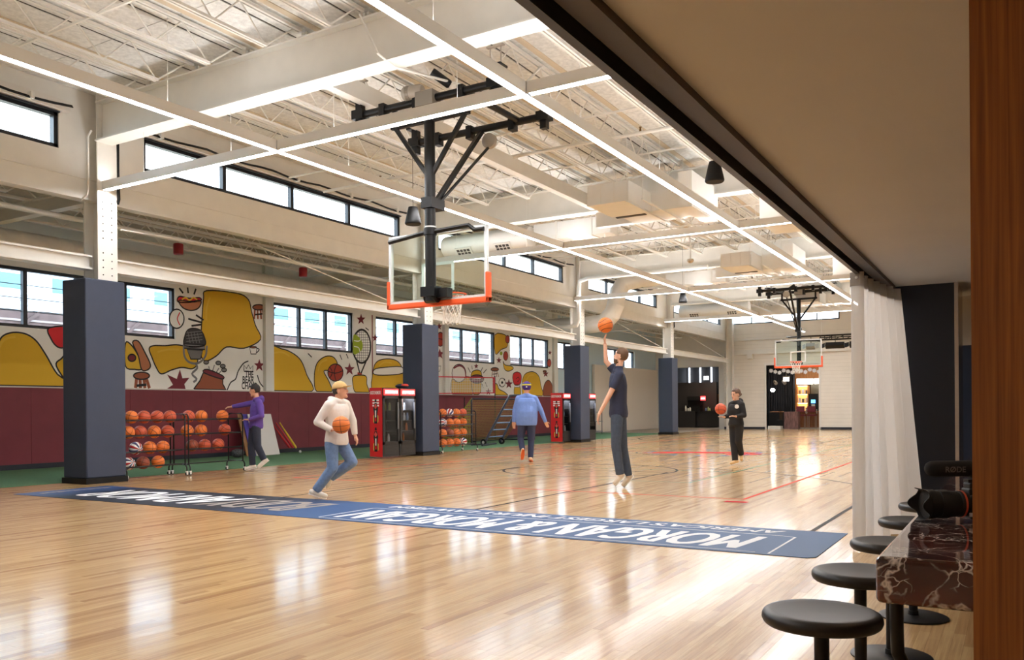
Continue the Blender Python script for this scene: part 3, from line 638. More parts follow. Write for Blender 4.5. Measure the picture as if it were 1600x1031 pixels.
# ================================================================ printed floor mat
def matmat():
    m = bpy.data.materials.new('printed vinyl'); m.use_nodes = True; nt = m.node_tree; b = nt.nodes['Principled BSDF']
    g = nt.nodes.new('ShaderNodeNewGeometry'); sp = nt.nodes.new('ShaderNodeSeparateXYZ'); nt.links.new(g.outputs['Position'], sp.inputs[0])
    mr = nt.nodes.new('ShaderNodeMapRange'); mr.inputs[1].default_value = -13.3; mr.inputs[2].default_value = -1.3; nt.links.new(sp.outputs[0], mr.inputs[0])
    r = nt.nodes.new('ShaderNodeValToRGB'); e = r.color_ramp.elements; e[0].color = (*lin((52, 80, 128)), 1); e[1].color = (*lin((76, 102, 138)), 1)
    for p, c in ((.04, (48, 72, 116)), (.1, (30, 34, 48)), (.37, (32, 34, 46)), (.47, (48, 80, 126)), (.58, (54, 84, 128))):
        k = e.new(p); k.color = (*lin(c), 1)
    nt.links.new(mr.outputs[0], r.inputs[0]); nt.links.new(r.outputs[0], b.inputs['Base Color']); b.inputs['Roughness'].default_value = .55; b.inputs['Specular IOR Level'].default_value = .2
    return m
mt = MB().prism([(-13.23, 7.25, 0), (-1.5, 7.25, 0), (-1.44, 7.31, 0), (-1.44, 8.82, 0), (-13.23, 8.82, 0)], (0, 0, .005)).build('floor_mat', matmat())
tag(mt, 'long blue and black printed floor mat with white lettering across the court', 'floor mat')
PW, PG = mat('print white', (228, 230, 232), .6, spec=.2), mat('print grey', (150, 142, 136), .6, spec=.2)
ZT = .0062
text_on('lettering', 'MORGAN & MORGAN', (-2.08, 8.22, ZT), (-1, 0, 0), (0, -1, 0), 4.8, .78, PW, mt, .28, 0, .02)
text_on('lettering', "AMERICA'S LARGEST INJURY LAW FIRM", (-2.0, 8.745, ZT), (-1, 0, 0), (0, -1, 0), 4.92, .25, PW, mt, .28, 0, .009)
text_on('lettering', 'BODY', (-7.75, 8.5, ZT), (-1, 0, 0), (0, -1, 0), 1.75, .95, PG, mt, .42, 0, .024)
text_on('lettering', 'ARMOR', (-9.3, 8.5, ZT), (-1, 0, 0), (0, -1, 0), 2.9, .95, PW, mt, .42, 0, .024)
bx = MB()
for a, b, c, d in ((-7.0, 7.33, -1.95, 7.342), (-7.0, 8.36, -1.95, 8.375), (-7.04, 7.36, -7.02, 8.33), (-1.84, 7.30, -1.82, 8.33)): bx.box(a, b, .0052, c, d, ZT)
bx.bar((-1.95, 8.367, .0057), (-1.83, 8.32, .0057), .018, .001).bar((-7.0, 8.367, .0057), (-7.03, 8.32, .0057), .018, .001).build('outline', PW, mt)
sm = MB()
for k in range(14): sm.box(-12.98, 7.5+.085*k, .0052, -12.90 if k % 3 else -12.86, 7.565+.085*k, ZT)
sm.build('small_print', PG, mt)

# ================================================================ basketballs
def ballmat(name, c1, tri=False, rough=.55):
    m = bpy.data.materials.new(name); m.use_nodes = True; nt = m.node_tree; b = nt.nodes['Principled BSDF']; N = nt.nodes.new; L = nt.links.new
    tc = N('ShaderNodeTexCoord'); sp = N('ShaderNodeSeparateXYZ'); L(tc.outputs['Object'], sp.inputs[0])
    def M(op, a, bb=None):
        n = N('ShaderNodeMath'); n.operation = op
        for i, v in enumerate((a, bb)):
            if v is None: continue
            if isinstance(v, (int, float)): n.inputs[i].default_value = v
            else: L(v, n.inputs[i])
        return n.outputs[0]
    X, Y, Z = [M('DIVIDE', o, .122) for o in sp.outputs[:3]]
    ax, az = M('ABSOLUTE', X), M('ABSOLUTE', Z)
    w = .028
    s1, s2 = M('LESS_THAN', ax, w), M('LESS_THAN', az, w)
    cu = M('ABSOLUTE', M('SUBTRACT', ax, M('ADD', M('MULTIPLY', M('MULTIPLY', Z, Z), -.25), .68))); s3 = M('LESS_THAN', cu, w)
    seam = M('MAXIMUM', M('MAXIMUM', s1, s2), s3)
    mx = N('ShaderNodeMix'); mx.data_type = 'RGBA'; L(seam, mx.inputs[0]); mx.inputs[7].default_value = (*lin((46, 26, 18)), 1)
    if tri:
        an = M('ARCTAN2', Y, X); fr = M('FRACT', M('ADD', M('MULTIPLY', an, 4/(2*PI)), 8.0))
        r = N('ShaderNodeValToRGB'); r.color_ramp.interpolation = 'CONSTANT'; e = r.color_ramp.elements; e[0].color = (*lin((190, 28, 36)), 1); e[1].position = .75; e[1].color = (*lin((232, 230, 226)), 1)
        k = e.new(.25); k.color = (*lin((232, 230, 226)), 1); k = e.new(.5); k.color = (*lin((36, 44, 112)), 1); L(fr, r.inputs[0]); L(r.outputs[0], mx.inputs[6])
    else: mx.inputs[6].default_value = (*lin(c1), 1)
    L(mx.outputs[2], b.inputs['Base Color']); b.inputs['Roughness'].default_value = rough
    n = N('ShaderNodeTexNoise'); n.inputs['Scale'].default_value = 260; L(tc.outputs['Object'], n.inputs['Vector']); bp = N('ShaderNodeBump'); bp.inputs['Strength'].default_value = .25; bp.inputs['Distance'].default_value = .002; L(n.outputs['Fac'], bp.inputs['Height']); L(bp.outputs[0], b.inputs['Normal'])
    return m
BM = {'o': ballmat('bright orange ball', (222, 116, 44)), 'r': ballmat('red orange ball', (196, 84, 50)), 'b': ballmat('brown leather ball', (142, 66, 40)), 't': ballmat('tricolour ball', (255, 255, 255), True)}
BN = {'o': 'bright orange', 'r': 'red orange', 'b': 'brown leather', 't': 'red white and blue'}
BMESH = {}
def ball(p, c, label, grp='basketballs'):
    if c not in BMESH:
        o = MB().sphere((0, 0, 0), .122, 32, 20).build('basketball', BM[c], None, 60); BMESH[c] = o.data
    else: o = bpy.data.objects.new('basketball', BMESH[c]); COL.objects.link(o)
    o.location = p; o.rotation_euler = (rnd.uniform(0, 6), rnd.uniform(0, 6), rnd.uniform(0, 6)); return tag(o, label, 'basketball', grp)
# racks: shelves are pairs of rails, ends are bent tube frames on casters
CHR = mat('dark tube', (26, 25, 26), .35, metal=.4)
def rack(label, x0, x1, y0, y1, zs, top=1.2):
    t = thing('ball_rack', label, 'ball rack', ((x0+x1)/2, (y0+y1)/2, 0), 'rolling ball racks')
    for y in (y0, y1):
        f = MB(); f.path([(x0, y, .2), (x0, y, top-.06), (x0+.03, y, top-.01), (x0+.06, y, top), (x1-.06, y, top), (x1-.03, y, top-.01), (x1, y, top-.06), (x1, y, .2)], .014, 8)
        f.path([(x0-.05, y, .07), (x0-.05, y, .15), (x0-.02, y, .2), (x0+.03, y, .21), (x1-.03, y, .21), (x1+.02, y, .2), (x1+.05, y, .15), (x1+.05, y, .07)], .014, 8); fo = f.build('end_frame', CHR, t, 40)
        for x in (x0-.05, x1+.05):
            MB().tube((x-.014, y, .034), (x+.014, y, .034), .034, n=14).build('caster', CHR, fo); MB().tube((x-.017, y, .034), (x+.017, y, .034), .02, n=12).box(x-.018, y-.02, .05, x+.018, y+.02, .085).build('caster_hub', mat('caster pale', (222, 220, 214), .4), fo)
    for z in zs:
        for x in (x0+.09, x1-.09): MB().tube((x, y0, z-.07), (x, y1, z-.07), .009, n=8).build('shelf_rail', CHR, t)
        MB().tube((x1, y0, z-.05), (x1, y1, z-.05), .008, n=8).build('shelf_rail', CHR, t)
    MB().tube(((x0+x1)/2, y0, .21), ((x0+x1)/2, y1, .21), .012, n=8).build('base_rail', CHR, t)
    return t
ZS = [1.15, .865, .565, .285]
rack('black rolling ball rack half hidden behind the first padded column', -14.44, -14.0, 9.68, 10.98, ZS)
rack('black rolling ball rack the purple hoodie man reaches into', -14.44, -14.0, 11.06, 12.42, ZS[:3])
RX = -14.22
def row(pxs, py, z, cs, where):
    n = len(pxs)
    for k, (px, c) in enumerate(zip(pxs, cs)):
        p = on(px, py, 0, RX); ball((RX, p.y, z), c, '%s basketball, %s, %s from left' % (BN[c], where, ordn[k]))
A = '%s shelf beside first padded column'
row([205, 224.8, 245.6, 265.4], 651, ZS[0], 'orrr', A % 'top'); row([200, 219, 241, 262], 676, ZS[1], 'oror', A % 'second'); row([212, 234, 254.5], 701, ZS[2], 'too', A % 'third'); row([200.5, 223.5, 247], 724, ZS[3], 'tbo', A % 'bottom')
B = '%s shelf by purple hoodie man'
row([294.5, 314.5, 347.5], 650, ZS[0], 'roo', B % 'top'); row([292.5, 314, 351], 673, ZS[1], 'oor', B % 'second'); row([300, 319.8, 341], 697, ZS[2], 'brr', B % 'third')
rack('black rolling ball rack to the right of the second padded column', -14.44, -14.0, 19.55, 21.35, ZS)
C = '%s shelf right of second padded column'
for z, nm, cs in zip(ZS, ('top', 'second', 'third', 'bottom'), ('otor', 'tooo', 'oboo', 'ooot')):
    for k, c in enumerate(cs): ball((RX, 19.95+.345*k, z), c, '%s basketball, %s, %s from left' % (BN[c], C % nm, ordn[k]))

# ================================================================ drink coolers
CRED = mat('cooler red', (206, 30, 36), .4, coat=.3); CBK = mat('cooler black', (22, 21, 22), .45); CLIT = mat('lit header', (226, 44, 44), .4, emit=.9); CGL = glass('cooler door glass', (222, 220, 218)); CIN = mat('cooler interior', (96, 76, 64), .7)
BOT = [mat('bottle white', (214, 222, 232), .35), mat('bottle amber', (206, 120, 60), .35), mat('bottle green', (140, 160, 80), .35), mat('bottle blue', (130, 165, 215), .35)]
def cooler(label, x, y, side=True, lit=False, h=1.82, w=.62, dp=.68):
    # door faces +X, tall side facing the viewer (-Y) is printed
    t = thing('drink_cooler', label, 'drink cooler', (x-dp/2, y+w/2, 0), 'drink coolers'); x0, x1, y0, y1 = x-dp, x, y, y+w
    b = MB().box(x0, y0, .05, x0+.03, y1, h).box(x0, y0, .05, x1-.03, y0+.03, h).box(x0, y1-.03, .05, x1-.03, y1, h).box(x0, y0, h-.24, x1-.02, y1, h).box(x0, y0, .05, x1-.02, y1, .38); b.build('cabinet', CBK, t)
    MB().box(x0+.03, y0+.03, .38, x0+.035, y1-.03, h-.24).build('liner', CIN, t)
    if lit: MB().box(x0+.05, y0+.05, h-.26, x1-.1, y1-.05, h-.25).build('inner_lamp', glow('cooler lamp', (220, 232, 255), 12.), t)
    for k in range(4): MB().box(x0+.05, y0+.04, .42+.27*k, x1-.1, y1-.04, .43+.27*k).build('shelf', mat('wire shelf', (120, 118, 116), .4, metal=.5), t)
    d = MB().box(x1-.03, y0, .36, x1, y0+.07, h-.22).box(x1-.03, y1-.07, .36, x1, y1, h-.22).box(x1-.03, y0, .36, x1, y1, .43).box(x1-.03, y0, h-.28, x1, y1, h-.22).build('door', CBK, t)
    MB().box(x1-.02, y0+.07, .43, x1-.015, y1-.07, h-.28).build('door_glass', CGL, d); MB().box(x1, y1-.1, .75, x1+.03, y1-.075, 1.45).build('handle', mat('cooler handle', (150, 152, 158), .3, metal=.6), d)
    for k in range(6): MB().box(x1-.02, y0+.06, .12+.036*k, x1-.01, y1-.06, .138+.036*k).build('vent_slat', mat('vent', (44, 43, 44), .5), t)
    hd = MB().box(x1-.02, y0+.05, h-.19, x1+.01, y1-.05, h-.03).build('header_sign', CLIT, t)
    text_on('lettering', 'BODYARMOR', (x1+.011, y0+.08, h-.15), (0, 1, 0), (0, 0, 1), w-.16, .085, mat('sign white', (250, 245, 240), .4, emit=.8), hd, .15, .03)
    if side:
        s = MB().box(x0, y0-.012, .05, x1-.03, y0, h).build('printed_side', CRED, t); yy = y0-.013
        SW = mat('sign print', (240, 236, 232), .5)
        text_on('lettering', 'BODYARMOR', (x0+.03, yy, h-.17), (1, 0, 0), (0, 0, 1), dp-.1, .09, SW, s, .15, .03)
        for k in range(3): MB().box(x0+.1, yy, h-.34-.07*k, x1-.13, y0-.012, h-.30-.07*k).build('small_print', SW, s)
        for zb in (.9, .18):
            cx = (x0+x1-.03)/2; k_ = dp/.68; g = MB().prism([(cx-.04*k_, yy, zb+.62), (cx+.04*k_, yy, zb+.62), (cx+.05*k_, yy, zb+.55), (cx-.05*k_, yy, zb+.55)], (0, -.004, 0)).prism([(cx-.12*k_, yy, zb+.38), (cx-.05*k_, yy, zb+.53), (cx+.05*k_, yy, zb+.53), (cx+.12*k_, yy, zb+.38), (cx+.075*k_, yy, zb+.25), (cx+.075*k_, yy, zb), (cx-.075*k_, yy, zb), (cx-.075*k_, yy, zb+.25)], (0, -.004, 0)).build('bottle_print', CBK, s)
            MB().prism([(cx, yy-.005, zb+.52), (cx+.075*k_, yy-.005, zb+.44), (cx, yy-.005, zb+.36), (cx-.075*k_, yy-.005, zb+.44)], (0, -.002, 0)).build('bottle_emblem', mat('emblem coral', (222, 92, 78), .5), s)
            MB().box(cx-.03*k_, yy-.006, zb+.16, cx+.03*k_, yy-.004, zb+.34).build('bottle_band', SW, s); MB().box(cx-.04*k_, yy-.006, zb+.06, cx+.04*k_, yy-.004, zb+.15).build('bottle_band', CRED, s)
            for sg in (-1, 1): MB().prism([(cx+sg*.09*k_, yy, zb+.02), (cx+sg*.13*k_, yy, zb+.05), (cx+sg*.13*k_, yy, zb+.2), (cx+sg*.09*k_, yy, zb+.22)], (0, -.003, 0)).build('fruit_print', mat('fruit print', (206, 196, 90), .5), s)
    return t, (x0, x1, y0, y1)
def bottles(box, where, spec):
    x0, x1, y0, y1 = box
    for k, (lev, fy, m) in enumerate(spec):
        z = .432+.27*lev; y = y0+.1+fy*(y1-y0-.2); x = x1-.14
        o = MB().lathe([(.03, 0), (.034, .01), (.034, .12), (.02, .165), (.018, .18), (.022, .185), (.022, .2)], (x, y, z), n=12).build('drink_bottle', BOT[m], None, 40)
        tag(o, '%s drink bottle on the %s shelf, %s in %s' % (['white', 'amber', 'green', 'blue'][m], ['lowest', 'second', 'third', 'top'][lev], ordn[k], where), 'bottle', 'cooler bottles')
_, b1 = cooler('black drink cooler with red printed side left of the second padded column', -13.9, 16.9, w=.67, dp=.44); bottles(b1, 'printed cooler by second column', [(0, .2, 1), (0, .6, 0), (2, .15, 1), (3, .3, 2), (3, .7, 2)])
_, b2 = cooler('black drink cooler squeezed against the second padded column, red header', -13.9, 17.6, False, True, w=.67, dp=.44); bottles(b2, 'cooler touching second column', [(3, .15, 3), (3, .55, 0), (2, .2, 3), (2, .5, 0), (2, .8, 3), (1, .2, 2), (1, .7, 1), (0, .4, 1)])
_, b3 = cooler('black drink cooler with red printed side left of the third padded column', -14.15, 27.35, lit=True, w=.62, dp=.5); bottles(b3, 'printed cooler by third column', [(3, .3, 0), (2, .5, 3), (1, .3, 1), (0, .2, 0), (0, .7, 0)])
cooler('black drink cooler half hidden behind the third padded column', -13.9, 29.0, False, True, w=.6)
t = thing('helmet_bag', 'dark bag with red flap lying on top of the middle cooler', 'bag', (-14.12, 17.95, 1.82))
MB().sphere((-14.12, 17.95, 1.88), .18, 20, 10, (.9, 1.1, .35)).build('bag_body', mat('bag navy', (34, 36, 52), .8, bump=.3, bscale=40), t, 60); MB().sphere((-14.02, 17.95, 1.9), .12, 16, 8, (.6, 1.2, .35)).build('flap', mat('bag red', (196, 62, 52), .7), t, 60)

# ================================================================ gear along the wall
def board(name, label, y, x, w, h, lean, m, th=.03):
    t = MB().obox((x-h*math.sin(lean)/2-.0, y, h*math.cos(lean)/2+.01), (0, 1, 0), (math.cos(lean), 0, math.sin(lean)), (-math.sin(lean), 0, math.cos(lean)), w/2, th/2, h/2)
    return tag(t.build(name, m), label, 'panel', 'boards leaning on the maroon padding')
BW = mat('white board', (226, 222, 218), .5)
board('leaning_board', 'brown fibre board leaning on the maroon padding, leftmost of the stack', 16.70, -18.2, .85, 1.2, .3, mat('fibre brown', (172, 126, 84), .7))
board('leaning_board', 'violet edged board leaning in the middle of the stack behind the purple hoodie man', 16.80, -18.14, .85, 1.2, .3, mat('violet edge', (84, 66, 168), .6))
board('leaning_board', 'white board leaning in front behind the purple hoodie man', 16.93, -18.06, .85, 1.2, .3, BW)
for k, (y, c, n) in enumerate(((17.8, (196, 34, 40), 'red plastic bat leaning on the padding, left of the pair'), (17.92, (190, 30, 38), 'red plastic bat leaning on the padding, middle of the three'), (18.02, (226, 190, 40), 'yellow plastic bat leaning on the maroon padding'))):
    t = MB(); p0 = Vector((-18.25, y+.28, .02)); p1 = Vector((-18.72, y-.12+.05*k, .9)); t.lathe([(.024, 0), (.018, .01), (.016, .2), (.03, .45), (.035, .85), (.02, .9)], p1, p0-p1, 14)
    tag(t.build('plastic_bat', mat('bat %d' % k, c, .4), None, 40), n, 'bat', 'plastic bats')
tag(MB().sphere((-18.1, 18.2, .045), .04, 16, 10).build('wiffle_ball', mat('plain white ball', (235, 235, 232), .5), None, 60), 'small white ball on the turf beside the bats', 'ball')
t = thing('speckled_ball', 'speckled black and white balls bag beside the ball rack', 'ball', (-17.9, 15.7, .15)); MB().sphere((-17.9, 15.7, .13), .13, 20, 12, (1, 1.6, .9)).build('bag', mat('speckle', (70, 70, 74), .8, noise=.9, nscale=40), t, 60)
# soccer rebounder net
LIME, DK = mat('lime cord', (164, 170, 60), .7), mat('dark tube blue', (34, 38, 54), .45)
def netgrid(o, a, b, na, nb, r, sag=None):
    m = MB(); o, a, b = Vector(o), Vector(a), Vector(b)
    for i in range(na+1):
        m.path([o+a*(i/na)+b*(j/6)+(sag(i/na, j/6) if sag else Vector()) for j in range(7)], r, 4)
    for j in range(nb+1):
        m.path([o+b*(j/nb)+a*(i/6)+(sag(i/6, j/nb) if sag else Vector()) for i in range(7)], r, 4)
    return m
t = thing('practice_goal', 'portable goal with lime netting in front of the maroon padding', 'goal', (-16.6, 26, 0))
gx, ga, gb, gz = -16.5, 24.9, 29.4, 1.62
MB().path([(gx, ga, .03), (gx, ga, gz-.05), (gx, ga+.06, gz), (gx, gb-.06, gz), (gx, gb, gz-.05), (gx, gb, .03)], .03, 10).build('front_frame', DK, t, 40)
MB().path([(gx, ga, .03), (gx-1.4, ga, .03), (gx-1.4, gb, .03), (gx, gb, .03)], .025, 8).build('base_frame', DK, t, 40)
NETT = mat('tan netting', (176, 150, 84), .8)
netgrid((gx, ga, gz), (0, gb-ga, 0), (-1.35, 0, -gz+.05), 44, 26, .006).build('back_net', NETT, t)
sd = MB()
for i in range(16):
    u = i/15; sd.path([(gx-1.38*u*j/5, ga, (gz*(1-u))*1.0+.02 if j == 0 else gz*(1-u)+.02) for j in range(6)], .007, 4); sd.path([(gx-1.38*u, ga, .02), (gx-1.38*u, ga, gz*(1-u)+.04)], .007, 4)
sd.path([(gx, ga, gz), (gx-1.4, ga, .03)], .014, 5); sd.build('side_net', LIME, t)
# wheeled ladder frame
t = thing('ladder_sled', 'dark wheeled ladder frame tilted on the turf beside the goal', 'training sled', (-15.8, 25.6, 0))
B1 = on(773, 692, 2, .09); T1 = on(795, 621, 0, -16.2); B1 = Vector((-15.8, B1.y, .09)); DY = Vector((0, 1.05, 0))
for q in (Vector(), DY): MB().path([B1+q, T1+q, T1+q+Vector((-.02, .1, .06)), T1+q+Vector((-.03, .2, .07))], .045, 8).build('side_rail', DK, t, 40)
MB().path([T1+Vector((-.03, .2, .07)), T1+Vector((-.03, .7, .09)), T1+Vector((-.03, 1.25, .07))], .045, 8).build('top_bend', DK, t, 40)
for k in range(5):
    p = B1.lerp(T1, .12+.15*k); MB().tube(p, p+DY, .022, n=8).build('rung', mat('rung blue', (120, 150, 190), .3, metal=.4), t)
for q in (Vector((0, -.06, 0)), DY+Vector((0, .08, 0))):
    c = B1+q; MB().tube((c.x, c.y-.03, .11), (c.x, c.y+.03, .11), .11, n=20).build('wheel', BLACKP, t, 40); MB().tube((c.x, c.y-.04, .11), (c.x, c.y+.04, .11), .05, n=14).build('wheel_hub', BW, t)
MB().tube((B1.x+.35, B1.y-.7, .035), (B1.x-.1, B1.y+.9, .035), .03, n=8).tube((B1.x-.3, B1.y-.4, .035), (B1.x+.1, B1.y+.1, .05), .025, n=8).build('base_bar', DK, t)
# red net on posts
t = thing('badminton_net', 'red edged white net stretched on thin posts behind the ball rack', 'net', (-16.2, 23, 0)); nx = -18.35; n0, n1 = on(640, 590, 0, nx).y, on(772, 590, 0, nx).y; nz0, nz1 = on(690, 616, 0, nx).z, on(690, 590, 0, nx).z
REDB = mat('red band', (216, 52, 66), .6)
netgrid((nx, n0, nz0), (0, n1-n0, .1), (0, 0, nz1-nz0), 46, 10, .007).build('mesh', NETW, t)
MB().bar((nx, n0, nz1), (nx, n1, nz1+.1), .02, .04).bar((nx, n0, nz0), (nx, n1, nz0+.1), .02, .04).bar((nx, n1, nz0+.08), (nx, n1, nz1+.12), .03, .16, (0, 1, 0)).build('band', REDB, t)
MB().tube((nx, n1+.06, 0), (nx, n1+.06, 2.6), .022, n=8).build('post', DK, t); MB().tube((nx, n0-.06, 0), (nx, n0-.06, 2.6), .022, n=8).build('post', DK, t); MB().tube((nx+.4, 26.6, .03), (nx+.4, 26.6, 1.7), .02, n=8).tube((nx, 26.6, .03), (nx+.9, 26.6, .03), .02, n=8).build('stand', BLACKP, t)
# pale partition and cart past the third column
tag(MB().box(-18.75, 39.5, .02, -18.6, 48.3, 3.5).build('partition_panel', mat('partition', (224, 214, 200), .5)), 'large off white partition panel behind the shooting man', 'partition')
struct(wall(MB(), 0, XW, XW+.012, 35.62, YF, 0, 5.7, [(35.75, 38.9, WB, WT), (41.5, 45.2, WB, WT)]).build('trim_6', mat('daylight blue tint', (196, 216, 226), .6)), 'wall beyond the mural, tinted pale blue for daylight')  # the blue cast of daylight is put into this wall's colour
t = thing('storage_cart', 'dark storage cart between the third padded column and the partition', 'cart', (-17.6, 37.2, 0))
MB().box(-17.9, 36.8, .12, -17.3, 37.6, .16).box(-17.9, 36.8, .6, -17.3, 37.6, .63).box(-17.9, 36.8, 1.05, -17.3, 37.6, 1.08).build('shelf', mat('cart grey', (120, 124, 130), .5), t)
for a in (-17.88, -17.33):
    for b in (36.82, 37.57): MB().tube((a, b, 0), (a, b, 1.1), .02, n=8).build('leg', DK, t)
# ================================================================ mural on the side wall (flat paint)
MUS, MUB, MUM, MUR, MUBR, MUGR, MUW, MULI, MUORG = [mat('mural '+n, c, .7) for n, c in (('mustard', (226, 178, 38)), ('black', (30, 27, 30)), ('maroon', (122, 38, 52)), ('red', (222, 40, 48)), ('brown', (156, 84, 56)), ('grey', (128, 126, 128)), ('white', (246, 243, 238)), ('lime', (158, 178, 40)), ('ball red', (178, 60, 44)))]
MUT = mat('mural tan', (190, 120, 84), .7); MUD = mat('mural dark grey', (58, 56, 60), .7); MUYH = mat('mural light mustard', (232, 190, 60), .7)
mural = thing('wall_mural', 'colourful cartoon mural of stars, sports gear and mustard shapes on the white wall', 'mural', (XW, 20, 2))
LAY = [0]
def ml(p, lay): q = on(p[0], p[1], 0, XW); return Vector((XW+.002+.0006*lay, q.y, max(q.z, 1.84) if q.z < 1.95 else q.z))
def patch(name, pts, m, lay=1, k=5, out=.035):
    P = smoothline(pts, True, k) if k else [Vector(p) for p in pts]
    P3 = [ml(p, lay) for p in P]; T = tessellate_polygon([[Vector((p.y, p.z, 0)) for p in P3]])
    o = MB().add(P3, [tuple(t) for t in T]).build(name, m, mural)
    if out: stroke([tuple(p[:2]) for p in P], out, lay+.5, closed=True)
    return o
def stroke(pts, w, lay=2, m=None, closed=False, k=0, name='paint_stroke'):
    if k: pts = [tuple(p[:2]) for p in smoothline(pts, closed, k)]
    P = [ml(p, lay) for p in pts]; n = len(P); V = []; F = []
    for i, p in enumerate(P):
        a = P[i-1] if (i or closed) else p; c = P[(i+1) % n] if (i < n-1 or closed) else p; d = c-a
        s = Vector((0, -d.z, d.y)); s = s.normalized()*(w/2) if s.length > 1e-9 else Vector((0, w/2, 0)); V += [p+s, p-s]
    for i in range(n if closed else n-1): j = (i+1) % n; F.append((2*i, 2*j, 2*j+1, 2*i+1))
    return MB().add(V, F).build(name, m or MUB, mural)
def circ(cx, cy, rx, ry, n=20): return [(cx+rx*math.cos(2*PI*i/n), cy+ry*math.sin(2*PI*i/n)) for i in range(n)]
def star(cx, cy, r, m=MUM, rot=0, sx=.8):
    patch('painted_star', [(cx+sx*(r if j % 2 == 0 else r*.42)*math.sin(PI/5*j+rot), cy-(r if j % 2 == 0 else r*.42)*math.cos(PI/5*j+rot)) for j in range(10)], m, 1, 0, 0)
def dashes(L, w=.04):
    for a, b in L: stroke([a, b], w)
def stool(x, y, s):
    patch('painted_stool_seat', circ(x, y, 8*s, 3.6*s), MUBR, 2)
    for dx, ex in ((-5, -6), (-1.5, -1), (2.5, 3.5), (5, 8)): stroke([(x+dx*s, y+3*s), (x+ex*s, y+16*s)], .055*s, 1.2, MUBR)
    stroke([(x-5*s, y+10*s), (x+5*s, y+9*s)], .04*s, 1.3)
# plain mustard forms
patch('mustard_form', [(-14, 606), (-8, 560), (0, 530), (16, 520), (38, 521), (56, 532), (72, 555), (90, 585), (116, 606)], MUS, 1, 5)
patch('mustard_form', [(88, 572), (96, 560), (104, 553), (120, 550), (124, 606), (112, 606)], MUS, .6, 5)
patch('painted_glove', [(77, 512), (80, 530), (90, 542), (102, 543), (122, 538), (124, 512)], MUR, 2, 4); patch('painted_cuff', [(99, 546), (104, 541), (122, 539), (122, 551), (106, 554)], MUW, 1.8, 3)
patch('mustard_form', [(323, 454), (318, 466), (316, 490), (314, 520), (312, 548), (320, 564), (338, 556), (354, 542), (381, 544), (407, 530), (399, 508), (393, 487), (388, 468), (370, 458)], MUS, 1, 4)
patch('mustard_form', [(233, 545), (240, 540), (258, 540), (280, 539), (306, 548), (308, 568), (300, 576), (284, 574), (268, 578), (252, 584), (244, 574), (238, 560)], MUS, .7, 5)
patch('mustard_form', [(421.5, 545.5), (440, 545), (456, 551), (470, 563), (479, 585), (487, 613), (421.5, 613)], MUS, 1, 4)
patch('mustard_form', [(495, 612), (491, 590), (495, 568), (508, 557), (521, 558), (527, 570), (516, 578), (506, 580), (514, 596), (518, 612)], MUS, 1, 4)
patch('mustard_form', [(551, 598), (552, 588), (562, 586), (572, 588), (573, 600), (576, 614), (556, 614)], MUS, 1.5, 4)
patch('mustard_form', [(584, 614), (583, 580), (588, 566), (600, 561), (616, 562), (626, 570), (632, 590), (634, 614)], MUS, 1, 4); patch('painted_band', [(585, 577), (600, 574), (627, 573), (629, 583), (606, 586), (585, 585)], MUW, 2, 3)
patch('mustard_form', [(707, 617), (707, 590), (722, 588), (738, 592), (738, 617)], MUS, 1, 3); patch('mustard_form', [(736, 596), (737, 582), (745, 578), (752, 582), (752, 600), (750, 614), (740, 616)], MUS, 1.6, 4)
patch('mustard_form', [(774, 600), (777, 601), (780, 608), (789, 613), (793, 619), (774, 617)], MUS, 1, 4); patch('mustard_form', [(773, 523), (789, 523), (793, 532), (792, 542), (783, 546), (774, 553)], MUS, 1, 3); patch('mustard_form', [(786, 564), (789, 570), (799, 572), (802, 576), (794, 580), (788, 576)], MUS, 1, 4)
patch('mustard_form', [(804, 619), (804, 604), (812, 603), (813, 619)], MUS, 1, 3); patch('mustard_form', [(819, 619), (816, 600), (818, 588), (824, 582), (834, 581), (842, 588), (845, 602), (847, 619)], MUS, 1, 4)
patch('brown_form', [(849, 619), (850, 602), (856, 594), (862, 600), (864, 619)], MUBR, 1, 4)
# highlights
for a in ([(-4, 548), (6, 531), (24, 526)], [(322, 500), (323, 480), (328, 464)], [(426, 552), (440, 550), (452, 556)], [(497, 580), (501, 567), (511, 562)], [(592, 572), (600, 566), (612, 567)], [(822, 594), (827, 587), (834, 586)], [(246, 550), (262, 546), (280, 546)]): stroke(a, .05, 2.2, MUYH, k=4)
# objects
patch('painted_baseball', circ(276, 498, 11.5, 15), MUW, 1, 0); stroke([(281, 488), (277, 498), (281, 508)], .03, 2, MUR, k=4)
patch('painted_bun', [(279, 471), (284, 469), (298, 471), (312, 469), (314, 474), (309, 482), (298, 485), (286, 481)], MUT, 2, 4); patch('painted_sausage', [(277, 468), (281, 463), (296, 466), (311, 465), (314, 469), (298, 472), (280, 472)], MUR, 1.5, 4)
stroke([(284, 468), (290, 465), (296, 469), (302, 465), (308, 468)], .04, 3, MUYH, k=3)
dashes([((280, 450), (286, 458)), ((293, 449), (294, 458)), ((306, 451), (303, 460)), ((306, 492), (318, 500)), ((294, 498), (316, 504)), ((299, 509), (315, 507))], .05)
patch('painted_microphone', [(289, 540), (289, 524), (294, 515), (303, 513), (313, 516), (319, 526), (319, 540)], MUD, 3, 4); patch('painted_mic_band', [(288, 537), (320, 539), (320, 546), (288, 544)], MUGR, 3.5, 0); patch('painted_mic_base', [(292, 546), (317, 547), (313, 561), (298, 561)], MUGR, 3, 0)
for k in range(4): stroke([(293+5*k, 517+k), (297+5*k, 536)], .018, 3.6, MUGR); stroke([(291, 520+4.5*k), (316, 517+4.5*k)], .018, 3.6, MUGR)
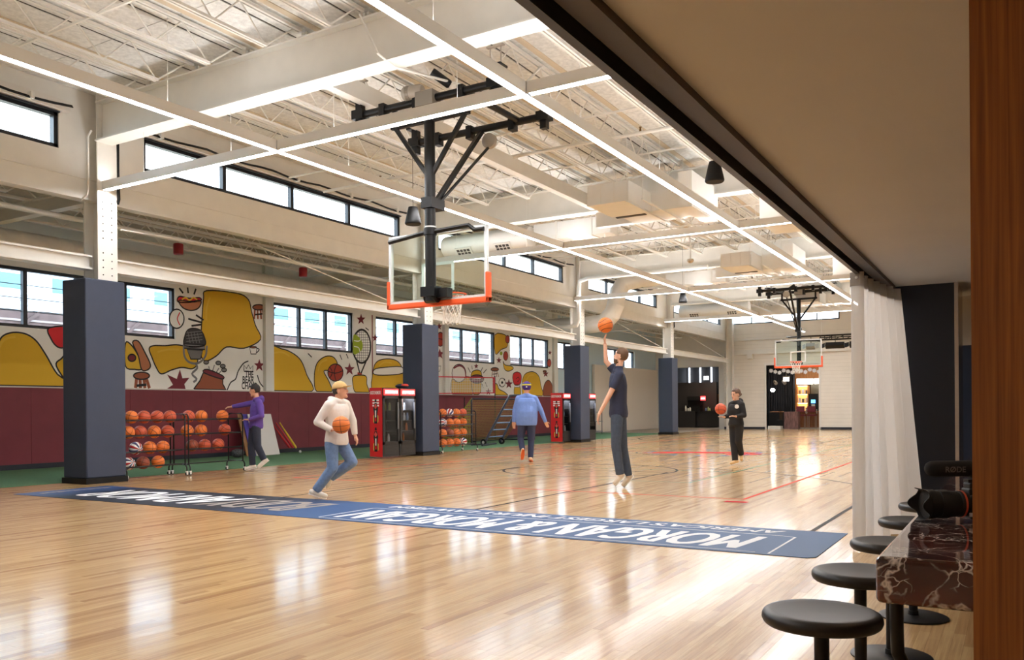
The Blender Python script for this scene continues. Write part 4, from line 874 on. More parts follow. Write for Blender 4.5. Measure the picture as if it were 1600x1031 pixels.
stroke([(287, 538), (288, 556), (296, 566), (310, 567), (321, 556), (323, 540)], .06, 2.8, MUGR, k=4); stroke([(305, 567), (308, 575), (300, 584), (307, 592), (302, 597)], .06, 2.8, MUGR, k=4)
patch('painted_toast', [(196, 536), (206, 540), (218, 560), (222, 576), (210, 577), (196, 572)], MUYH, 1, 4); patch('painted_crust', [(207, 535), (216, 533), (226, 550), (235, 570), (230, 578), (221, 577), (216, 556)], MUT, 2, 4); patch('painted_pit', circ(206, 559, 6, 5.5), MUM, 2, 0)
stool(221, 587, 1.55); stool(404, 480, 1.15); stool(773, 577, .75); stool(851, 580, .35)
patch('painted_star', [(261, 585), (276, 592), (281, 577), (285, 591), (296, 590), (288, 600), (290, 611), (261, 611), (270, 601)], MUM, 1, 0, 0)
patch('painted_golf_bag', [(304, 612), (312, 595), (319, 580), (326, 579), (346, 588), (348, 600), (350, 612)], MUBR, 2, 3); patch('painted_bag_rim', [(318, 582), (324, 577), (348, 587), (346, 592)], MUM, 2.6, 3)
for a, b, c in (((328, 582), (326, 572), (322, 566)), ((331, 583), (335, 570), (341, 567)), ((336, 585), (342, 575), (348, 572)), ((340, 586), (345, 580), (350, 578))): stroke([a, b], .03, 1.5, MUGR); patch('painted_club', circ(c[0], c[1], 4, 3, 12), MUGR, 1.7, 0, .025)
star(405, 571, 10.5); star(424, 483, 11); star(424, 508, 9); star(546, 577, 10.5); star(564, 499, 9); star(586, 528, 6.5); star(687, 553, 9); star(686, 510, 6); star(698.5, 582, 3.2); star(744, 572, 4.6); star(795, 600, 8); star(779.5, 563, 5.4); star(852.5, 584, 6); star(763, 612, 6); star(859, 551, 4)
patch('painted_cup', [(390, 543), (401, 543), (400, 553), (392, 553)], MUW, 2, 0, .03); stroke([(401, 544), (405, 546), (401, 551)], .03, 2.4, k=3); patch('painted_coffee', circ(395.5, 542.5, 5.5, 1.3), MUBR, 3, 0, .02); patch('painted_cup', [(680, 572), (689, 572), (687, 580), (682, 581)], MUW, 2, 0, .025)
patch('painted_basketball', circ(524, 582, 12, 13.5), MUORG, 2, 0); stroke([(512, 580), (524, 583), (536, 579)], .03, 3, k=4); stroke([(526, 569), (522, 582), (525, 595)], .03, 3, k=4); stroke([(515, 573), (519, 582), (515, 591)], .03, 3, k=4)
patch('painted_basketball', circ(688, 530, 6, 11), MUORG, 2, 0); stroke([(682, 528), (694, 531)], .03, 3); patch('painted_basketball', circ(858, 567, 3, 6), MUORG, 1, 0)
patch('painted_racket', circ(565, 541, 14, 26, 28), MUW, 1, 0, .07); patch('painted_tennis_ball', [(552, 524), (560, 526), (566, 535), (566, 545), (560, 551), (552, 552)], MULI, 2, 4, .0); stroke([(553, 532), (560, 533), (564, 530)], .03, 3, MUW, k=3); stroke([(553, 541), (560, 543), (562, 549)], .03, 3, MUW, k=3)
for k in range(7): x = 555+3.2*k; dy = 25*math.sqrt(max(0, 1-((x-565)/14)**2)); stroke([(x, 541-dy), (x, 541+dy)], .014, 1.8)
for k in range(12): y = 519+4*k; dx = 13.5*math.sqrt(max(0, 1-((y-541)/26)**2)); stroke([(565-dx, y), (565+dx, y)], .014, 1.8)
stroke([(557, 563), (562, 583)], .06, 1.4); stroke([(572, 564), (564, 583)], .06, 1.4); stroke([(562, 582), (560.5, 613)], .22, 1.3, MUORG)
stroke([(581.5, 492), (582, 613)], .05, .4, MUM)
patch('painted_helmet', circ(717, 583, 11, 14), MUW, 2, 0); stroke([(709, 575), (718, 571), (726, 577), (728, 592)], .07, 3, MUM, k=4); patch('painted_football', circ(745, 592, 11, 6.5), MUM, 2, 0); stroke([(739, 592), (751, 591)], .03, 3, MUW)
dashes([((731, 574), (735, 582)), ((737, 571), (738, 577)), ((754, 574), (751, 581)), ((760, 577), (755, 583)), ((753, 600), (755, 606)), ((758, 597), (761, 604)), ((531, 554), (534, 562)), ((541, 553), (544, 560)), ((571, 512), (576, 516)), ((418, 528), (425, 540)), ((481, 552), (487, 558))], .035)
patch('painted_soccer_ball', circ(784.5, 597.5, 5, 6.8), MUW, 2, 0, .03); patch('painted_patch', circ(784.5, 597.5, 1.8, 2.4, 5), MUB, 3, 0, 0); patch('painted_patch', circ(788, 593, 1.2, 1.6, 5), MUB, 3, 0, 0); patch('painted_patch', circ(781, 602, 1.2, 1.6, 5), MUB, 3, 0, 0)
patch('painted_paddle', circ(793, 530, 3.4, 6), MUORG, 2, 0, .03); patch('painted_paddle', circ(790, 556, 3.6, 7), MUORG, 2, 0, .03); patch('painted_ball', circ(783, 552, 2.2, 2.9), MULI, 2, 0, .0)
patch('painted_glove', [(801, 592), (802, 584), (808, 581), (814, 585), (814, 596), (811, 601), (804, 601)], MUR, 2, 4); stroke([(806, 592), (810, 589), (811, 594), (808, 596)], .03, 3, k=3); patch('painted_cuff', [(804, 601), (811, 601), (812, 605), (804, 605)], MUW, 2, 0, .02)
# cloud with crown and name
stroke([(354, 612), (360, 598), (368, 592), (372, 580), (380, 568), (388, 564)], .035, 1, k=4); stroke([(402, 586), (406, 598), (413, 606)], .035, 1, k=4)
stroke([(381, 579), (381, 570), (385, 576), (388, 570), (391, 576), (395, 571), (395, 581), (381, 580)], .03, 1)
def mtext(s, px, py, w, h): 
    a, b = ml((px, py), 1), ml((px+w, py), 1); text_on('lettering', s, a, (0, 1, 0), (0, 0, 1), b.y-a.y, h, MUB, mural, 0, .02)
mtext('THE', 383, 589.5, 13, .19); mtext('BEAR', 379, 598.5, 18, .2); mtext('CHAMP', 377.5, 608, 24, .2)
# ================================================================ outside: elevated train and track
t = thing('train_car', 'silver white train car passing outside the mural wall windows', 'train', (-27, 20, 3.7)); TW = mat('train body', (206, 218, 228), .35, metal=.1); TG = mat('train window', (92, 132, 140), .2)
MB().box(-28.6, -2, 4.5, -27.0, 44, 6.9).build('body', TW, t)
for k in range(24): MB().box(-27.02, -1+1.9*k, 5.15, -26.98, -.1+1.9*k, 5.62).build('car_window', TG, t)
for z in (4.65, 4.8, 4.95): MB().box(-27.03, -2, z, -26.98, 44, z+.03).build('body_ridge', mat('train ridge', (190, 204, 216), .4), t)
MB().box(-28.6, -2, 6.9, -27.3, 44, 7.2).build('roof', TW, t)
t = thing('rail_viaduct', 'dark steel rail viaduct outside the mural wall windows', 'viaduct', (-27, 20, 0)); VD = mat('viaduct brown', (92, 74, 72), .8, noise=.3, nscale=3)
MB().box(-29, -6, 3.3, -26.6, 50, 4.4).build('deck', VD, t)
for k in range(10): MB().box(-27.2, -4+5.5*k, 0, -26.8, -3.5+5.5*k, 3.3).build('pillar', VD, t)
for k in range(14): MB().bar((-26.55, -4+3.6*k, 3.3), (-26.55, -2.6+3.6*k, 4.4), .06, .1).build('brace', VD, t)
for k in range(3): MB().box(-26.6, -6, 3.4+.35*k, -26.56, 50, 3.46+.35*k).build('girt', mat('viaduct pale', (150, 140, 138), .7), t)
struct(MB().box(-60, -20, -.4, XW-.3, 70, -.3).build('ground_outside', mat('asphalt', (120, 120, 122), .9)), 'grey ground outside the building')
# ================================================================ bar: counter, stools, camera, curtain, panel
def marble():
    m = bpy.data.materials.new('dark red veined marble'); m.use_nodes = True; nt = m.node_tree; b = nt.nodes['Principled BSDF']; N = nt.nodes.new; L = nt.links.new
    g = N('ShaderNodeNewGeometry')
    d = N('ShaderNodeTexNoise'); d.inputs['Scale'].default_value = 3.2; d.inputs['Detail'].default_value = 5; L(g.outputs['Position'], d.inputs['Vector'])
    ad = N('ShaderNodeVectorMath'); ad.operation = 'MULTIPLY_ADD'; L(d.outputs['Color'], ad.inputs[0]); ad.inputs[1].default_value = (.42, .42, .42); L(g.outputs['Position'], ad.inputs[2])
    col = None
    def vein(scale, lo, w):
        v = N('ShaderNodeTexVoronoi'); v.feature = 'DISTANCE_TO_EDGE'; v.inputs['Scale'].default_value = scale; L(ad.outputs[0], v.inputs['Vector'])
        r = N('ShaderNodeValToRGB'); r.color_ramp.elements[0].color = (1, 1, 1, 1); r.color_ramp.elements[0].position = lo; r.color_ramp.elements[1].color = (0, 0, 0, 1); r.color_ramp.elements[1].position = w; L(v.outputs[0], r.inputs[0]); return r.outputs[0]
    v1, v2 = vein(7, .0, .03), vein(19, .0, .045)
    n2 = N('ShaderNodeTexNoise'); n2.inputs['Scale'].default_value = 9; L(g.outputs['Position'], n2.inputs['Vector'])
    mk = N('ShaderNodeMath'); mk.operation = 'MULTIPLY'; L(v2, mk.inputs[0]); r3 = N('ShaderNodeValToRGB'); r3.color_ramp.elements[0].position = .5; r3.color_ramp.elements[1].position = .62; L(n2.outputs['Fac'], r3.inputs[0]); L(r3.outputs[0], mk.inputs[1])
    mk1 = N('ShaderNodeMath'); mk1.operation = 'MULTIPLY'; L(v1, mk1.inputs[0]); r4 = N('ShaderNodeValToRGB'); r4.color_ramp.elements[0].position = .36; r4.color_ramp.elements[1].position = .55; L(n2.outputs['Fac'], r4.inputs[0]); L(r4.outputs[0], mk1.inputs[1])
    mx = N('ShaderNodeMath'); mx.operation = 'MAXIMUM'; L(mk1.outputs[0], mx.inputs[0]); L(mk.outputs[0], mx.inputs[1])
    rb = N('ShaderNodeValToRGB'); rb.color_ramp.elements[0].color = (*lin((52, 26, 24)), 1); rb.color_ramp.elements[0].position = .35; rb.color_ramp.elements[1].color = (*lin((112, 58, 50)), 1); rb.color_ramp.elements[1].position = .7; L(d.outputs['Fac'], rb.inputs[0])
    mc = N('ShaderNodeMix'); mc.data_type = 'RGBA'; L(mx.outputs[0], mc.inputs[0]); L(rb.outputs[0], mc.inputs[6]); mc.inputs[7].default_value = (*lin((240, 230, 220)), 1)
    L(mc.outputs[2], b.inputs['Base Color']); b.inputs['Roughness'].default_value = .06; b.inputs['Coat Weight'].default_value = .6; return m
MARB = marble(); TZ = .82
t = thing('marble_counter', 'dark red marble bar counter with white veins, thick rounded edge', 'counter', (0, 5, 0))
o = MB().box(-.355, 2.62, TZ-.135, .55, 8.9, TZ).build('counter_slab', MARB, t); bv = o.modifiers.new('b', 'BEVEL'); bv.width = .018; bv.segments = 4
for y in (4.1, 8.4): MB().box(.15, y-.05, 0, .25, y+.05, TZ-.13).build('leg', BLACKM, t)
for k, y in enumerate((2.72, 4.5, 6.3)):
    MB().path([(-.31, y, .69), (-.31, y, .6), (-.31, y+.02, .52), (-.29, y+.06, .46), (-.25, y+.12, .42), (-.17, y+.2, .40)], .019, 12).build('foot_rest_bracket', BLACKM, t, 40); MB().tube((-.165, y+.03, .40), (-.15, y+.4, .40), .021, n=16).build('foot_rest', BLACKM, t, 40)
SEAT = mat('black seat', (30, 28, 27), .42, noise=.1, nscale=8)
s0 = thing('bar_stool', 'x', 'stool', (-.56, 2.92, 0), 'round black bar stools')
x, y = -.56, 2.92
MB().lathe([(.02, .53), (.165, .53), (.177, .533), (.185, .54), (.19, .552), (.1885, .564), (.183, .573), (.174, .578), (.162, .579), (.14, .577), (.05, .572), (.001, .571)], (x, y, 0), n=48).build('seat', SEAT, s0, 30)
MB().tube((x, y, .02), (x, y, .535), .024, n=20).build('post', BLACKM, s0, 40)
MB().lathe([(.19, 0), (.19, .008), (.18, .012), (.03, .016), (.028, .04)], (x, y, 0), n=40).build('base', BLACKM, s0, 30)
s0['label'] = 'round black bar stool nearest the viewer, wholly clear of the counter'
for k, yy in enumerate((3.72, 4.6, 5.53, 6.45)): copy_tree(s0, (x+.01*k, yy, 0), 0, label='round black bar stool, %s from the viewer along the counter' % ordn[k+1])
# camera with shotgun microphone
t = thing('video_camera', 'black camera with petal hood lens and furry top microphone on the marble counter', 'camera', (-.2, 3.4, TZ))
A = -_r0.copy(); UP = Vector((0, 0, 1)); BK = A.cross(UP)
base = on(1470, 806, 2, TZ) ; dd = 3.16; CB_ = atd(1500, 794, dd)
cz = TZ+.064
def cp(a, f_=0, z=0): return Vector((CB_.x, CB_.y, 0))+A*a+BK*f_+UP*(cz+z)
CK = mat('camera black', (18, 17, 17), .45); CR = mat('camera rubber', (26, 25, 25), .7, bump=.2, bscale=400)
MB().lathe([(0.0439, -.02), (0.0488, 0), (0.0488, .01), (0.0451, .012), (0.0476, .02), (0.0500, .05), (0.0500, .052), (0.0537, .053), (0.0537, .085), (0.0512, .087), (0.0512, .10), (0.0549, .102), (0.0549, .125), (0.0525, .128), (0.0500, .13)], cp(0), A, 40).build('lens_barrel', CR, t, 25)
MB().lathe([(.0495, -.006), (.0495, .001)], cp(0), A, 40).build('mount_ring', mat('coral ring', (206, 84, 56), .4), t)
MB().lathe([(.042, .126), (.042, .122)], cp(0), A, 32).build('front_glass', mat('lens glass', (12, 12, 18), .03, coat=1.), t)
hd = MB(); n = 48; R0, R1 = [], []
for i in range(n):
    a = 2*PI*i/n; L_ = .150+.018*max(-.7, math.cos(4*a)); 
    e = BK*math.cos(a)+UP*math.sin(a); R0.append((cp(.122)+e*.053, cp(L_)+e*.062)); 
rings = [[p[0] for p in R0], [p[1] for p in R0], [p[1]*1.0+(cp(0)-p[1]).normalized()*.0 - (p[1]-cp(.15)).normalized()*.003 for p in R0], [p[0]-(p[0]-cp(.122)).normalized()*.003 for p in R0]]
hd.loft(rings, False, True).build('petal_hood', CK, t, 35)
b_ = MB().obox(cp(-.065, 0, .004), A, BK, UP, .045, .03, .055).obox(cp(-.055, 0, .066), A, BK, UP, .03, .026, .014).obox(cp(-.035, -.035, -.01), A, BK, UP, .016, .012, .045); ob = b_.build('camera_body', CK, t); bv = ob.modifiers.new('b', 'BEVEL'); bv.width = .006; bv.segments = 2
MB().obox(cp(-.022, -.047, -.035), A, BK, UP, .012, .001, .007).build('spec_label', mat('silver label', (190, 190, 196), .3), t); MB().obox(cp(-.028, -.0475, 0), A, BK, UP, .004, .001, .02).build('blue_emblem', mat('blue emblem', (60, 64, 170), .4), t)
mz = atd(1487, 732, dd).z-cz
MB().obox(cp(-.05, 0, .086), A, BK, UP, .028, .018, .006).obox(cp(-.052, 0, .105), A, BK, UP, .012, .012, .016).build('shoe_mount', CK, t)
MB().lathe([(.024, -.014), (.026, 0), (.024, .014)], cp(-.05, 0, .118)-BK*.0, BK, 24).build('shock_mount', CK, t, 40)
FUR = mat('foam windscreen', (34, 31, 30), .95, bump=.5, bscale=900)
MB().lathe([(.004, .128), (.014, .126), (.022, .12), (.028, .108), (.030, .09), (.030, -.1), (.027, -.12), (.01, -.125)], cp(0, 0, mz), A, 32).build('windscreen', FUR, t, 40)
text_on('lettering', 'RØDE', cp(.068, -.0305, mz-.012), -A, UP, .075, .022, mat('mic print', (96, 92, 90), .7), t, 0, .02)
# sheer curtain bunched at the end of its track
def sheer():
    m = bpy.data.materials.new('sheer curtain'); m.use_nodes = True; nt = m.node_tree; nt.nodes.clear(); N = nt.nodes.new; L = nt.links.new
    df = N('ShaderNodeBsdfDiffuse'); df.inputs[0].default_value = (*lin((246, 243, 238)), 1); tl = N('ShaderNodeBsdfTranslucent'); tl.inputs[0].default_value = (*lin((246, 243, 238)), 1); tp = N('ShaderNodeBsdfTransparent')
    a = N('ShaderNodeMixShader'); a.inputs[0].default_value = .6; L(df.outputs[0], a.inputs[1]); L(tl.outputs[0], a.inputs[2])
    b = N('ShaderNodeMixShader'); b.inputs[0].default_value = .06; L(a.outputs[0], b.inputs[1]); L(tp.outputs[0], b.inputs[2])
    o = N('ShaderNodeOutputMaterial'); L(b.outputs[0], o.inputs[0]); return m
t = thing('sheer_curtain', 'white sheer curtain bunched at the end of the soffit track', 'curtain', (-1.15, 8.6, 0)); SH = sheer(); HT = mat('curtain tape', (160, 156, 152), .8)
def cpath(z):
    u = 1-z/2.42; pts = []; n = 180
    for i in range(n+1):
        s = i/n; amp = (.035+.05*s)*(1+.5*u); ph = s*2*PI*7
        y = 7.92+1.5*s+(.05 if s > .12 else 0)*math.sin(ph*.5)*u; xx = -1.19+.16*s*s+u*(.02-.0*s+.2*s*s)+amp*math.sin(ph)*(1 if s > .1 else s*10)*.8
        pts.append(Vector((xx, y, z)))
    e = [Vector((a, b, z)) for a, b in ((-1.245, 8.02), (-1.255, 7.95), (-1.245, 7.905), (-1.21, 7.885), (-1.17, 7.88), (-1.14, 7.89))]
    return smoothline(e, False, 6)+pts[4:]
zs = [.03, .25, .6, 1.0, 1.4, 1.8, 2.1, 2.3, 2.42]; m = MB(); G = [cpath(z) for z in zs]; n = len(G[0]); V = [p for R in G for p in R]; F = [(k*n+i, k*n+i+1, (k+1)*n+i+1, (k+1)*n+i) for k in range(len(zs)-1) for i in range(n-1)]
m.add(V, F).build('drape', SH, t, 80)
G = [[p+Vector((.004 if i % 2 else -.004, 0, 0)) for i, p in enumerate(cpath(z))] for z in (2.3, 2.42)]
MB().add([p+Vector((-.004, 0, 0)) for R in G for p in R], [(i, i+1, n+i+1, n+i) for i in range(n-1)]).build('header_tape', HT, t, 80)
MB().tube((-1.2, 7.87, 2.37), (-1.2, 7.885, 2.37), .012, n=12).build('grommet', ALU, t)
# dark navy wrapped pier with metal corner
t = thing('wrapped_pier', 'dark navy wrapped pier with a bright metal corner behind the curtain', 'column', (-.8, 9.8, 0)); MB().box(-1.15, 9.47, 0, -.53, 10.2, 2.47).build('wrap', NAVYD, t); MB().box(-.535, 9.455, 0, -.50, 10.2, 2.47).build('corner_guard', mat('brushed metal', (190, 178, 168), .25, metal=.9), t)
# walnut panel at the near right
def walnut(name, c0, c1, sc):
    m = bpy.data.materials.new(name); m.use_nodes = True; nt = m.node_tree; b = nt.nodes['Principled BSDF']; N = nt.nodes.new; L = nt.links.new
    g = N('ShaderNodeNewGeometry'); mp = N('ShaderNodeMapping'); mp.inputs['Scale'].default_value = sc; L(g.outputs['Position'], mp.inputs[0])
    n = N('ShaderNodeTexNoise'); n.inputs['Scale'].default_value = 1; n.inputs['Detail'].default_value = 6; n.inputs['Distortion'].default_value = .6; L(mp.outputs[0], n.inputs['Vector'])
    r = N('ShaderNodeValToRGB'); r.color_ramp.elements[0].position = .3; r.color_ramp.elements[0].color = (*lin(c0), 1); r.color_ramp.elements[1].position = .72; r.color_ramp.elements[1].color = (*lin(c1), 1); L(n.outputs['Fac'], r.inputs[0]); L(r.outputs[0], b.inputs['Base Color'])
    b.inputs['Roughness'].default_value = .45; return m
WAL = walnut('walnut veneer', (118, 66, 20), (172, 104, 44), (110, 110, 2.2))
o = MB().box(-.078, 1.9, 0, 1.2, 1.95, 2.46).build('wood_panel', WAL); tag(o, 'tall brown walnut panel at the right edge of the view', 'panel')
# recessed downlights added out of view to light the bar room
for k, (x, y) in enumerate(((.2, 3.2), (.2, 6.0), (1.0, .6), (.2, -1.5))):
    t = thing('fill_lamp', 'recessed round downlight added out of view in the soffit, %s along the bar' % ordn[k], 'ceiling light', (x, y, 2.46), 'added bar lights')
    MB().lathe([(.06, 0), (.075, -.004), (.075, .006), (.06, .006)], (x, y, 2.466), n=24).build('ring', WHITE, t); MB().lathe([(.058, 0), (.05, .002)], (x, y, 2.462), n=24).build('lens', glow('downlight glow', (255, 214, 170), 14.), t)
# ================================================================ people
SKIN = mat('skin', (216, 160, 130), .55); SKIN2 = mat('skin fair', (222, 172, 144), .55); EYE = mat('eye dark', (40, 30, 26), .3); LIP = mat('lips', (176, 100, 88), .5)
def remeshed(name, mb, vox, m, parent, it=4):
    me = bpy.data.meshes.new(name); me.from_pydata(mb.v, [], mb.f); me.update()
    bm = bmesh.new(); bm.from_mesh(me); bmesh.ops.recalc_face_normals(bm, faces=bm.faces[:]); bm.to_mesh(me); bm.free()
    o = bpy.data.objects.new(name+'_tmp', me); COL.objects.link(o)
    r = o.modifiers.new('r', 'REMESH'); r.mode = 'VOXEL'; r.voxel_size = vox
    s = o.modifiers.new('s', 'SMOOTH'); s.iterations = it; s.factor = .5
    me2 = bpy.data.meshes.new_from_object(o.evaluated_get(bpy.context.evaluated_depsgraph_get())); bpy.data.objects.remove(o); bpy.data.meshes.remove(me)
    for p in me2.polygons: p.use_smooth = True
    me2.name = name
    return link(name, me2, m, parent)
def cap(mb, p0, p1, r0, r1, e0=True, e1=True, n=14):     # tapered capsule; open ends are cut flat
    p0, p1 = Vector(p0), Vector(p1); d = (p1-p0); L = d.length; d = d/L; R = []
    if e0: R += [mb.ring(p0-d*r0*math.sin(a), d, r0*math.cos(a), n) for a in (1.45, 1.0, .5)]
    R += [mb.ring(p0, d, r0, n), mb.ring(p1, d, r1, n)]
    if e1: R += [mb.ring(p1+d*r1*math.sin(a), d, r1*math.cos(a), n) for a in (.5, 1.0, 1.45)]
    mb.loft(R); return mb
def ering(c, l, f, a, b, n=20): return [c+l*(a*math.cos(2*PI*i/n))+f*(b*math.sin(2*PI*i/n)) for i in range(n)]
def person(label, d, J, face, look, top, topm, legm, shoem, hairm, hair='short', sl='long', build=1., skin=SKIN, hands=('relax', 'relax'), hood=False, zfix=True, solem=None):
    S = {k: atd(v[0], v[1], d+(v[2] if len(v) > 2 else 0)) for k, v in J.items()}
    ground = min(S[k].z for k in S if k.startswith('toe'))
    if zfix:
        dz = .03-ground
        for k in S: S[k] = S[k]+Vector((0, 0, dz))
    t = thing('person', label, 'person', (S['hip'].x, S['hip'].y, 0), 'people on the court')
    up = Vector((0, 0, 1)); sh = (S['shL']+S['shR'])/2; hip = S['hip']; neck = S['neck']
    latS = (S['shR']-S['shL']).normalized(); 
    latH = (S['hpR']-S['hpL']).normalized(); B = build
    spine = (sh-hip); sd = spine.normalized()
    def torso(mb, inf, z0=-.06, z1=1.):
        secs = [(-.10, .155, .115), (0, .168, .125), (.25, .15*B**.5, .112*B), (.45, .15*B**.5, .115*B), (.7, .172, .122), (.88, .185, .108), (1., .155, .085), (1.1, .085, .07)]
        R = []
        for u, a, b in secs:
            if u < z0-1e-6 or u > z1: continue
            l = latH.lerp(latS, max(0, min(1, u))).normalized(); f = l.cross(sd).normalized(); w = a*(B if u < .8 else B**.5)
            R.append(ering(hip+spine*u, l, f, w+inf, b*B+inf))
        mb.loft(R)
    body = MB(); torso(body, 0)
    nb = sh+(neck-sh)*.55
    cap(body, sh+sd*.0, neck+(S['head']-neck)*.45, .058, .054)
    for s_ in 'LR': cap(body, nb, S['sh'+s_]+up*.0, .052, .05)
    fd = Vector(); rr, fwv = _r0, Vector((_f.x, _f.y, 0)).normalized()
    fd = (rr*face[0]+up*face[1]-fwv*face[2]).normalized(); hl = up.cross(fd).normalized()*-1; hu = hl.cross(fd).normalized(); 
    if hu.z < 0: hu = -hu
    H = S['head']; rot = Matrix((hl, fd, hu)).transposed()
    body.sphere(H+hu*.02, .1, 20, 14, (.78, .96, 1.08), rot); body.sphere(H+fd*.022-hu*.05, .075, 16, 10, (.82, .92, .95), rot)
    body.sphere(H+fd*.098-hu*.022, .016, 10, 8, (.8, 1.2, 1.3), rot); body.sphere(H+fd*.088+hu*.005, .012, 8, 6, (.8, 1, 2.0), rot)
    body.sphere(H+fd*.07-hu*.098, .03, 10, 8, (1, .9, .7), rot)
    for sg in (-1, 1): body.sphere(H+hl*sg*.08-fd*.012-hu*.005, .03, 10, 8, (.35, .7, 1.1), rot)
    for s_ in 'LR':
        cap(body, S['sh'+s_], S['el'+s_], .052, .04); cap(body, S['el'+s_], S['wr'+s_], .041, .027)
        cap(body, S['hp'+s_], S['kn'+s_], .085*B**.5, .056); cap(body, S['kn'+s_], S['an'+s_], .056, .038)
        # hand: palm, four fingers and a thumb
        w, hd = S['wr'+s_], S['hd'+s_]; dv = (hd-w).normalized(); hm = hands[0 if s_ == 'L' else 1]
        side = dv.cross(fd if abs(dv.dot(fd)) < .9 else up).normalized(); nrm = side.cross(dv).normalized()
        if hm == 'under': side = fd.cross(up).normalized(); dv = (dv*.4+fd*.8).normalized(); side = dv.cross(up).normalized(); nrm = up
        P = w+dv*.05; body.obox(P, dv, side, nrm, .045, .038, .014)
        cv = nrm*(-1 if hm == 'under' else 1)
        for q in range(4):
            b0 = w+dv*.09+side*(.028-.0187*q); L_ = (.066, .075, .07, .055)[q]; curl = .5 if hm == 'relax' else .25
            b1 = b0+(dv-cv*curl*.4).normalized()*L_*.5; b2 = b1+(dv*.8-cv*curl*(1.4 if hm != 'under' else -1.0)).normalized()*L_*.5
            cap(body, b0-dv*.02, b1, .0088, .0082, n=8); cap(body, b1, b2, .0082, .007, n=8)
        b0 = w+dv*.03+side*.03; b1 = b0+(dv*.6+side*.8).normalized()*.04; b2 = b1+(dv*.95+side*.2-cv*.2).normalized()*.03
        cap(body, b0, b1, .012, .010, n=8); cap(body, b1, b2, .010, .008, n=8)
    bo = remeshed('body', body, .0075, skin, t)
    for sg in (-1, 1):
        e = H+fd*.082+hl*sg*.032+hu*.01; MB().sphere(e, .011, 10, 8, (1.2, .6, .7), rot).build('eye', EYE, bo, 60); MB().sphere(e+hu*.018, .018, 10, 6, (1.1, .5, .25), rot).build('eyebrow', hairm, bo, 60)
    MB().sphere(H+fd*.088-hu*.058, .022, 10, 6, (1.1, .4, .35), rot).build('mouth', LIP, bo, 60)
    # hair or hat
    h = MB()
    if hair in ('short', 'bun', 'beard'):
        hm = MB().sphere(H+hu*.035-fd*.014, .104, 24, 16, (.84, .98, 1.04), rot); cut = []
        keep = [f for f in hm.f if not any(((Vector(hm.v[i])-H).dot(fd) > .062 and (Vector(hm.v[i])-H).dot(hu) < .075) or (Vector(hm.v[i])-H).dot(hu) < (-.05 if (Vector(hm.v[i])-H).dot(fd) < 0 else .02) for i in f)]
        hm.f = keep; o = hm.build('hair', hairm, t, 60); so = o.modifiers.new('s', 'SOLIDIFY'); so.thickness = .014; so.offset = 0
        if hair == 'bun': MB().sphere(H-fd*.12+hu*.0, .035, 14, 10).build('hair_bun', hairm, t, 60)
        if hair == 'beard':
            bm_ = MB().sphere(H+fd*.022-hu*.055, .078, 20, 14, (.86, .96, .98), rot); bm_.f = [f for f in bm_.f if all((Vector(bm_.v[i])-H).dot(hu) < -.05 and (Vector(bm_.v[i])-H).dot(fd) > -.0 for i in f)]
            o = bm_.build('beard', hairm, t, 60); so = o.modifiers.new('s', 'SOLIDIFY'); so.thickness = .01; so.offset = 0
    if hair == 'cap':
        hm = MB().sphere(H+hu*.03-fd*.01, .112, 24, 16, (.86, 1, .98), rot); hm.f = [f for f in hm.f if all((Vector(hm.v[i])-H).dot(hu) > .028 for i in f)]; o = hm.build('cap_crown', hairm, t, 60); so = o.modifiers.new('s', 'SOLIDIFY'); so.thickness = .008
        br = MB(); br.prism([H+hu*.042+hl*(.085*math.sin(a))+fd*(.075+.095*math.cos(a)) for a in [(-PI/2)+PI*i/12 for i in range(13)]], hu*.008); br.build('cap_brim', hairm, t)
        hb = MB().sphere(H-fd*.02+hu*.0, .103, 20, 12, (.84, .95, .9), rot); hb.f = [f for f in hb.f if all((Vector(hb.v[i])-H).dot(fd) < .0 and -.06 < (Vector(hb.v[i])-H).dot(hu) < .05 for i in f)]; hb.build('hair', mat('dark hair', (50, 38, 32), .7), t, 60)
    if hair == 'beanie':
        hm = MB().sphere(H+hu*.045, .118, 24, 16, (.88, .98, 1.05), rot); hm.f = [f for f in hm.f if all((Vector(hm.v[i])-H).dot(hu) > -.055 for i in f)]; o = hm.build('beanie', hairm, t, 60); so = o.modifiers.new('s', 'SOLIDIFY'); so.thickness = .008
        for (z, c, w_, nm) in ((.08, (226, 206, 60), .012, 'y'), (.098, (70, 140, 120), .008, 'g'), (.115, (96, 70, 170), .012, 'v')):
            r_ = .121*math.sqrt(max(.05, 1-((z-.045)/.124)**2)); MB().lathe([(r_*.95+.002, z-w_), (r_*.95+.004, z), (r_*.95+.002, z+w_)], H, hu, 28).build('beanie_stripe', mat('beanie '+nm, c, .8), o)
        MB().sphere(H-fd*.115+hu*.03, .018, 10, 8, (1, .3, 1), rot).build('beanie_badge', BW, o)
    # clothing
    c = MB(); torso(c, .022, -.12 if top != 'tee' else -.1, 1.05)
    for s_ in 'LR':
        if sl == 'long': cap(c, S['sh'+s_], S['el'+s_], .07*B**.3, .058); cap(c, S['el'+s_], S['wr'+s_], .058, .042, True, False)
        else: e = S['sh'+s_].lerp(S['el'+s_], .62); cap(c, S['sh'+s_], e, .072, .068, True, False)
    for s_ in 'LR': cap(c, nb-up*.005, S['sh'+s_], .072, .07)
    if hood:
        hb = nb+sd*.005; c.lathe([(.075, -.03), (.11, -.02), (.125, .01), (.11, .045), (.085, .05)], hb-fd*.03, (sd*.9+fd*.25), 20); c.sphere(hb-fd*.09+up*.0, .075, 14, 10, (1.2, .8, 1.1), rot)
    else: c.lathe([(.06, -.04), (.075, -.02), (.068, .03)], nb+sd*.03, sd, 18)
